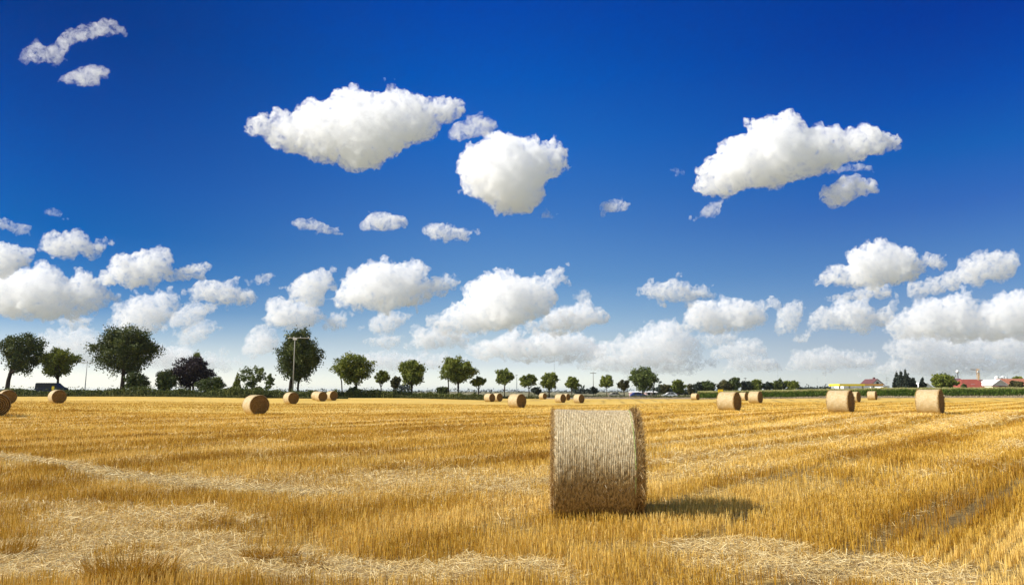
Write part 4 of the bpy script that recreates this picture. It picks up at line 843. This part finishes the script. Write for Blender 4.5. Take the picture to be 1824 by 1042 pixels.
# ------------------------------------------------------------------ clouds: closed hulls filled with scattering vapour
def poly_dist(P, pts):                                             # signed distance (inside > 0) of pts to the closed polygon P
    A = np.array(P, float); B = np.roll(A, -1, 0)
    d = np.full(len(pts), 1e9); inside = np.zeros(len(pts), bool)
    for a, b in zip(A, B):
        ab = b - a; t = np.clip(((pts - a) @ ab) / (ab @ ab + 1e-9), 0, 1)
        d = np.minimum(d, np.linalg.norm(pts - a - t[:, None] * ab, axis=1))
        if a[1] != b[1]:
            c = ((a[1] > pts[:, 1]) != (b[1] > pts[:, 1])) & (pts[:, 0] < (b[0] - a[0]) * (pts[:, 1] - a[1]) / (b[1] - a[1]) + a[0])
            inside ^= c
    return np.where(inside, d, -d)
def billow(name, size, depth):
    t = bpy.data.textures.new(name, 'CLOUDS'); t.noise_scale = size; t.noise_depth = depth; t.noise_type = 'HARD_NOISE'
    t.noise_basis = 'IMPROVED_PERLIN'; return t
TC = billow('billow_big', 46.0, 1)
TB = [billow('billow_a', 20.0, 2), billow('billow_b', 7.5, 2), billow('billow_c', 3.0, 1)]
def cloud(label, poly, kap=0.16, alt=1000.0, rough=1.0, group=None, seed=1):
    rs = np.random.RandomState(seed); ER = EROS if max(p[1] for p in poly) < 420 else EROS
    P = np.array(poly, float); x0, y0 = P.min(0); x1, y1 = P.max(0)
    step = max(2.2, min(x1 - x0, y1 - y0) / 22)
    gx, gy = np.meshgrid(np.arange(x0, x1, step), np.arange(y0, y1, step)); pts = np.c_[gx.ravel(), gy.ravel()]
    pts = pts + rs.uniform(-.35, .35, pts.shape) * step
    d = poly_dist(P, pts); ok = d > 0.6; pts, d = pts[ok], d[ok]
    order = np.argsort(-d); acc = []
    for i in order:
        if all((pts[i, 0] - a[0]) ** 2 + (pts[i, 1] - a[1]) ** 2 > (0.42 * a[2]) ** 2 + (.25 * d[i]) ** 2 for a in acc): acc.append((pts[i, 0], pts[i, 1], d[i]))
        if len(acc) > 260: break
    cx, cyy = (x0 + x1) / 2, (y0 + y1) / 2
    big = (x1 - x0) > 110                                          # torn scraps drifting off the edges
    for _ in range(16 if big else 4):
        i = rs.randint(len(P)); q = P[i]; o_ = q - np.array([cx, cyy]); o_ = o_ / (np.linalg.norm(o_) + 1e-6); f = rs.uniform(1, 11 if big else 5)
        q = q + o_ * f + rs.normal(0, 2.5, 2)
        for k_ in range(3): acc.append((q[0] + rs.normal(0, 3.0), q[1] + rs.normal(0, 1.6), rs.uniform(.3, 2.2 if big else 1.2)))
    D = ray(cx, cyy); el = math.atan2(ray(cx, y1).z, math.hypot(*ray(cx, y1).xy))
    rng = alt / math.tan(max(el, R(2.6)))
    zc = rng / math.hypot(D.x, D.y)                                # depth along the lens axis
    s = zc / F
    rmax = max(a[2] for a in acc); rmed = float(np.mean([a[2] for a in acc if a[2] > 2.3] or [2.3]))
    bm = bmesh.new()
    for (x, y, r) in acc:
        rr = r * 1.0 + (1.8 if y1 < 420 else 3.2)
        M = Matrix.Translation((x - cx, rs.uniform(-.35, .35) * min(r, 25), cyy - y)) @ Matrix.Diagonal((1, 1.0, 1, 1))
        bmesh.ops.create_icosphere(bm, subdivisions=2 if rr < 18 else 3, radius=rr, matrix=M)
    me = bpy.data.meshes.new('hull'); bm.to_mesh(me); bm.free()
    o = bpy.data.objects.new('hull', me); C.objects.link(o); o.location = (seed * 37.0, 0, 0)
    vx = max(0.9, min(1.9, rmax / 12))
    def rem(v):
        m = o.modifiers.new('r', 'REMESH'); m.mode = 'VOXEL'; m.voxel_size = v; m.use_smooth_shade = True
    def dis(t, st, mid):
        m = o.modifiers.new('d', 'DISPLACE'); m.texture = t; m.strength = st; m.mid_level = mid; m.texture_coords = 'GLOBAL'
    k = min(1.0, rmed / 9) * rough * (1 if y1 < 420 else 1.3)
    if rmax > 22: rem(vx * 1.6); dis(TC, 26, .25)
    rem(vx * 1.4); dis(TB[0], 26 * k, .22); rem(vx); dis(TB[1], 13 * k, .22); rem(vx); dis(TB[2], 6.0 * min(1, k * 1.3), .25)
    dg = bpy.context.evaluated_depsgraph_get(); me2 = bpy.data.meshes.new_from_object(o.evaluated_get(dg))
    bpy.data.objects.remove(o); me2.name = 'cloud'
    n = len(me2.vertices); co = np.empty(n * 3, np.float32); me2.vertices.foreach_get('co', co); co = co.reshape(-1, 3)
    Dn = ray(cx, cyy); ax = np.array(Dn)                           # thickness runs along the line of sight of the cloud's middle
    W = co[:, :1] * np.array(CR) + co[:, 2:] * np.array(CU) + co[:, 1:2] * ax / np.linalg.norm(ax)
    me2.vertices.foreach_set('co', (W * s).astype(np.float32).ravel()); me2.update()
    m = bpy.data.materials.new('cloud_vapour'); m.use_nodes = True; t = m.node_tree; t.nodes.remove(t.nodes['Principled BSDF'])
    pv = t.nodes.new('ShaderNodeVolumePrincipled'); pv.inputs['Color'].default_value = (0.999, 0.999, 0.999, 1)
    pv.inputs['Anisotropy'].default_value = CLOUD_G
    co_ = t.nodes.new('ShaderNodeTexCoord'); sc_ = t.nodes.new('ShaderNodeVectorMath'); sc_.operation = 'SCALE'; sc_.inputs['Scale'].default_value = 1 / s
    nz = t.nodes.new('ShaderNodeTexNoise'); nz.inputs['Scale'].default_value = 1 / (12.0 if y1 < 420 else 8.5); nz.inputs['Detail'].default_value = 5; nz.inputs['Roughness'].default_value = .64; nz.inputs['Distortion'].default_value = .9
    mr = t.nodes.new('ShaderNodeMapRange'); mr.inputs[1].default_value = ER; mr.inputs[2].default_value = ER + .28; mr.inputs[3].default_value = 0.0; mr.inputs[4].default_value = 2.2 * kap / s
    t.links.new(co_.outputs['Object'], sc_.inputs[0]); t.links.new(sc_.outputs[0], nz.inputs['Vector']); t.links.new(nz.outputs[0], mr.inputs[0]); t.links.new(mr.outputs[0], pv.inputs['Density'])
    t.links.new(pv.outputs[0], t.nodes['Material Output'].inputs['Volume'])
    me2.materials.clear()
    ob = link('cloud', me2, m, None, Vector((0, 0, CAMH)) + D * zc)
    m.cycles.volume_interpolation = 'LINEAR'; tag(ob, label, 'cloud', group)
    return ob

GH, GL = 'large clouds high in the blue', 'clouds in the bank along the horizon'
CL = [
 ('big ragged white cloud high left of centre, sloping down to a point', [(432,226),(446,210),(473,198),(484,212),(487,191),(507,198),(528,199),(543,182),(562,176),(578,183),(592,178),(610,160),(632,158),(649,166),(685,166),(710,166),(733,164),(756,180),(774,173),(803,173),(833,185),(824,196),(810,208),(785,223),(783,233),(771,244),(749,255),(721,265),(706,280),(671,297),(646,303),(621,313),(610,312),(605,297),(589,290),(560,287),(535,274),(507,264),(471,255),(464,244),(446,237),(436,240)], .15, GH),
 ('tiny puff above the top edge of the big left cloud', [(686,160),(692,150),(702,149),(706,156),(696,163)], .08, 'tiny scraps of cloud'),
 ('small torn cloud between the big left cloud and the round one', [(799,237),(803,249),(828,249),(842,244),(874,240),(886,223),(881,214),(853,205),(835,208),(828,217),(810,219)], .07, GH),
 ('large rounded white cloud hanging near the centre of the sky', [(815,344),(826,326),(813,308),(815,294),(821,269),(833,267),(842,260),(860,248),(895,240),(924,242),(956,248),(974,258),(981,251),(1002,255),(1015,276),(1009,301),(988,315),(972,330),(976,347),(963,362),(956,372),(931,381),(906,383),(888,372),(860,362),(835,351)], .15, GH),
 ('tiny puff below the rounded central cloud', [(963,382),(972,377),(986,380),(980,387),(968,388)], .07, 'tiny scraps of cloud'),
 ('small flat cloud, leftmost of the row of three below the big left cloud', [(518,398),(530,392),(556,390),(575,398),(590,406),(605,408),(603,418),(583,416),(560,410),(535,408)], .10, 'row of three small clouds'),
 ('small domed cloud, middle one of the row of three', [(638,400),(650,392),(662,380),(682,377),(695,383),(712,383),(728,395),(722,404),(700,408),(680,411),(655,410),(642,407)], .11, 'row of three small clouds'),
 ('small lumpy cloud, rightmost of the row of three, below the rounded cloud', [(750,409),(768,400),(790,399),(805,408),(822,408),(838,413),(832,425),(810,427),(790,424),(768,422),(757,415)], .11, 'row of three small clouds'),
 ('long brilliant white cloud high on the right, rising in heaps', [(1209,344),(1230,339),(1239,329),(1233,306),(1246,301),(1253,288),(1273,277),(1273,264),(1286,263),(1291,253),(1309,244),(1324,237),(1338,234),(1339,220),(1356,208),(1382,205),(1394,198),(1406,204),(1422,213),(1432,225),(1442,227),(1460,217),(1473,222),(1481,229),(1505,229),(1530,227),(1536,220),(1556,223),(1581,237),(1604,249),(1599,262),(1558,276),(1528,286),(1478,301),(1445,311),(1407,326),(1367,338),(1341,333),(1321,341),(1288,351),(1263,346),(1238,346)], .17, GH),
 ('small ragged scrap hanging under the left tip of the long right cloud', [(1242,387),(1263,364),(1288,355),(1281,382),(1263,386)], .09, GH),
 ('small wedge shaped cloud under the right end of the long cloud', [(1462,359),(1478,334),(1493,313),(1533,311),(1563,326),(1570,339),(1558,346),(1533,349),(1503,362),(1478,364)], .13, GH),
 ('thin wispy strip between the long right cloud and the wedge cloud', [(1468,309),(1493,300),(1515,293),(1553,295),(1551,304),(1508,304),(1490,308)], .06, GH),
 ('faint scrap of vapour left of the long right cloud', [(1199,303),(1204,298),(1212,304),(1207,309)], .05, 'tiny scraps of cloud'),
 ('small low cloud alone between the rounded and the long right cloud', [(1067,370),(1078,361),(1090,355),(1105,360),(1122,363),(1118,373),(1100,378),(1078,377)], .10, GH),
 ('long hooked wisp in the top left corner of the sky', [(25,110),(60,75),(75,78),(80,85),(100,78),(110,60),(150,45),(185,35),(205,38),(222,52),(222,62),(190,62),(150,70),(125,80),(115,98),(105,112),(80,110),(50,108)], .065, GH),
 ('small wisp below the hooked one in the top left corner', [(103,143),(130,125),(165,116),(190,122),(200,130),(180,140),(175,153),(150,154),(120,148)], .08, GH),
 ('thin streak of cloud cut by the left edge of the picture', [(-20,390),(0,390),(20,396),(43,401),(59,406),(49,416),(30,419),(16,409),(-20,405)], .08, GL),
 ('faint thread of cloud above the ragged left cloud', [(77,378),(95,370),(112,380),(110,388),(95,384)], .05, 'tiny scraps of cloud'),
 ('ragged cloud on the left above the long heaped one', [(64,439),(79,424),(102,416),(132,413),(148,419),(161,433),(181,426),(191,436),(178,449),(164,457),(145,447),(128,459),(112,460),(92,459),(79,447)], .10, GL),
 ('cloud at the left edge above the biggest left bank', [(-40,440),(-10,434),(23,431),(36,442),(59,444),(67,457),(53,469),(30,483),(0,493),(-40,492)], .12, GL),
 ('biggest heaped cloud at the left edge with grey folds', [(-40,500),(0,492),(43,479),(79,472),(95,472),(112,492),(115,502),(138,488),(158,488),(171,505),(207,528),(197,538),(164,551),(138,564),(99,567),(59,564),(20,564),(-40,560)], .13, GL),
 ('swan shaped white cloud with a long right arm, left of centre', [(174,498),(194,482),(197,460),(211,452),(230,457),(257,446),(280,441),(299,449),(308,462),(293,479),(316,479),(339,472),(359,475),(362,490),(342,497),(306,498),(270,505),(230,507),(197,507),(181,502)], .13, GL),
 ('flat double cloud right of the swan shaped one', [(334,518),(352,505),(372,500),(395,505),(408,503),(421,518),(441,518),(461,534),(438,541),(405,541),(385,539),(355,531)], .12, GL),
 ('small slanting scrap above the flat double cloud', [(446,502),(461,492),(485,485),(487,490),(474,502),(457,503)], .07, 'tiny scraps of cloud'),
 ('broad heap of cloud above the biggest left tree', [(188,580),(197,567),(211,548),(243,528),(280,525),(306,520),(319,526),(321,544),(313,561),(289,580),(257,594),(214,594)], .09, GL),
 ('slanting cloud right of the heap above the biggest left tree', [(296,580),(309,564),(329,548),(355,538),(385,544),(385,554),(368,557),(355,574),(332,584)], .09, GL),
 ('lower slanting cloud above the purple tree', [(316,613),(322,594),(352,574),(382,574),(385,585),(362,603),(339,615)], .08, GL),
 ('small oval cloud under the biggest left heap', [(102,571),(132,562),(161,567),(158,580),(132,587),(112,580)], .08, GL),
 ('pale low cloud bank just over the left trees', [(60,603),(90,585),(115,592),(150,582),(175,600),(230,603),(280,615),(330,625),(400,628),(330,645),(200,650),(60,640)], .025, GL),
 ('pale cloud low above the gap left of the tall tree with pole', [(430,625),(440,600),(460,585),(485,592),(500,610),(480,630),(450,635)], .035, GL),
 ('rounded cloud directly above the tall tree with the pole', [(473,567),(488,542),(511,536),(538,540),(565,551),(580,555),(577,570),(554,584),(515,586),(485,584)], .12, GL),
 ('small cloud right of the one above the tall tree', [(577,584),(584,567),(603,559),(619,559),(615,582),(596,586)], .10, GL),
 ('grey white cloud touching the left end of the great domed cloud', [(492,511),(519,507),(538,490),(565,484),(588,482),(594,501),(600,513),(577,522),(565,536),(534,538),(515,532),(515,519)], .11, GL),
 ('great domed cloud with ragged right arm left of centre', [(594,532),(603,509),(634,482),(676,463),(696,469),(719,474),(742,463),(757,474),(753,494),(776,497),(795,490),(818,501),(803,515),(780,522),(761,536),(738,544),(696,551),(653,549),(626,542),(603,544)], .13, GL),
 ('small tilted cloud below the great domed cloud', [(655,586),(661,570),(688,555),(730,559),(719,574),(696,592),(669,592)], .09, GL),
 ('faint oval cloud lowest below the great domed cloud', [(657,609),(680,597),(711,601),(707,615),(665,616)], .045, GL),
 ('wide towering cloud with an upright horn near the centre', [(757,582),(768,563),(803,547),(834,530),(820,522),(841,501),(868,492),(910,486),(937,496),(953,503),(968,486),(1003,469),(1010,478),(999,497),(985,513),(991,536),(976,559),(945,568),(910,586),(864,588),(815,586),(780,588)], .13, GL),
 ('pointed cloud right of the towering horned cloud', [(937,578),(964,574),(983,551),(1033,540),(1064,549),(1087,559),(1079,570),(1041,588),(995,593),(949,593)], .12, GL),
 ('tiny cloud above the pointed cloud', [(1022,528),(1045,519),(1049,530),(1037,538)], .08, 'tiny scraps of cloud'),
 ('pale cloud low beneath the towering horned cloud', [(730,613),(742,586),(780,586),(818,593),(853,593),(818,613),(765,620)], .05, GL),
 ('long pale cloud bank above the middle row of round trees', [(818,624),(857,609),(891,605),(910,590),(926,588),(933,605),(960,597),(1006,592),(1037,601),(1064,613),(1090,625),(1070,640),(1000,645),(860,640)], .055, GL),
 ('small flat cloud alone above the long stepped bank', [(1131,520),(1160,505),(1203,501),(1224,511),(1262,511),(1264,526),(1220,535),(1182,535),(1152,524)], .11, GL),
 ('broad flat topped cloud with ragged right edge, right of centre', [(1215,585),(1224,556),(1241,539),(1292,535),(1347,539),(1387,532),(1381,547),(1362,556),(1377,573),(1347,583),(1288,592),(1232,590)], .12, GL),
 ('long stepped cloud bank climbing to the flat topped cloud', [(1050,641),(1067,611),(1105,602),(1139,598),(1152,577),(1190,566),(1215,577),(1220,594),(1254,598),(1241,624),(1262,645),(1177,650),(1092,648)], .075, GL),
 ('small cloud tucked under the flat topped cloud', [(1254,602),(1275,592),(1313,594),(1305,611),(1262,617)], .07, GL),
 ('upright puff between the flat topped cloud and the ragged one', [(1385,590),(1385,556),(1405,540),(1424,539),(1434,547),(1423,568),(1419,590)], .09, GL),
 ('ragged cloud below the big domed right cloud', [(1428,577),(1449,556),(1479,547),(1500,539),(1538,537),(1551,552),(1593,543),(1591,569),(1559,583),(1496,583),(1445,583)], .10, GL),
 ('big domed white cloud on the right with flat base', [(1445,509),(1470,488),(1508,475),(1513,458),(1538,439),(1568,433),(1602,437),(1627,448),(1636,460),(1657,454),(1680,458),(1670,469),(1648,475),(1640,494),(1602,505),(1538,509),(1496,509)], .14, GL),
 ('thin grey shelf of cloud under the big domed right cloud', [(1479,530),(1517,522),(1559,507),(1589,511),(1585,526),(1525,532)], .06, GL),
 ('long cloud rising to the right edge of the picture', [(1606,526),(1636,505),(1687,488),(1708,467),(1750,450),(1810,445),(1814,458),(1810,492),(1771,501),(1729,505),(1687,518),(1644,530)], .11, GL),
 ('great heaped grey and white bank at the right edge', [(1568,577),(1606,556),(1644,535),(1674,532),(1716,520),(1742,530),(1737,548),(1767,530),(1810,520),(1870,515),(1870,600),(1730,608),(1600,600)], .11, GL),
 ('lower grey cloud bank under the great right bank', [(1559,617),(1597,602),(1619,586),(1644,594),(1729,598),(1870,592),(1870,640),(1700,645),(1620,640)], .07, GL),
 ('small domed cloud low between the stepped bank and right houses', [(1262,632),(1283,619),(1326,605),(1347,605),(1364,615),(1362,632),(1313,638),(1271,638)], .08, GL),
 ('very low pale cloud behind the wooded line right of centre', [(1288,658),(1305,641),(1347,634),(1385,645),(1389,660)], .04, GL),
 ('low flat cloud with grey middle above the filling station', [(1398,656),(1419,628),(1474,622),(1508,630),(1551,632),(1572,651),(1474,658)], .08, GL),
 ('pale ragged cloud low over the gap right of the egg shaped tree', [(612,650),(640,632),(690,628),(740,636),(790,630),(820,642),(790,655),(700,658)], .035, GL),
 ('thin pale layer joining the banks above the bright broad tree', [(1020,655),(1060,640),(1120,644),(1200,640),(1260,648),(1240,662),(1120,664)], .04, GL),
 ('faint veil of cloud over the conifers at the right', [(1540,664),(1600,640),(1680,636),(1760,640),(1870,636),(1870,662),(1700,668)], .035, GL),
 ('faint veil of cloud left of the tall tree with pole', [(230,640),(280,622),(330,618),(360,632),(420,640),(400,655),(300,658)], .03, GL),
 ('tiny puff over the low flat cloud', [(1415,607),(1436,596),(1438,609)], .06, 'tiny scraps of cloud'),
]
for i, (lab, poly, kap, g) in enumerate(CL): cloud(lab, poly, kap * KAP_MUL * (1.0 if max(q[1] for q in poly) < 420 else (1.05 if kap > .06 else 2.2)), group=g, seed=i + 3)

# ------------------------------------------------------------------ the thin summer haze between here and the horizon
bm = bmesh.new(); box(bm, -44000, 44000, -44000, 44000, -25, 62)
hz = link('haze', bm_mesh('haze', bm)); tag(hz, 'thin pale summer haze over the fields', kind='stuff')
hm = bpy.data.materials.new('summer_haze'); hm.use_nodes = True; t = hm.node_tree; t.nodes.remove(t.nodes['Principled BSDF'])
pv = t.nodes.new('ShaderNodeVolumePrincipled'); pv.inputs['Color'].default_value = (.82, .92, 1, 1); pv.inputs['Density'].default_value = HAZE; pv.inputs['Anisotropy'].default_value = .2
t.links.new(pv.outputs[0], t.nodes['Material Output'].inputs['Volume']); hz.data.materials.append(hm)
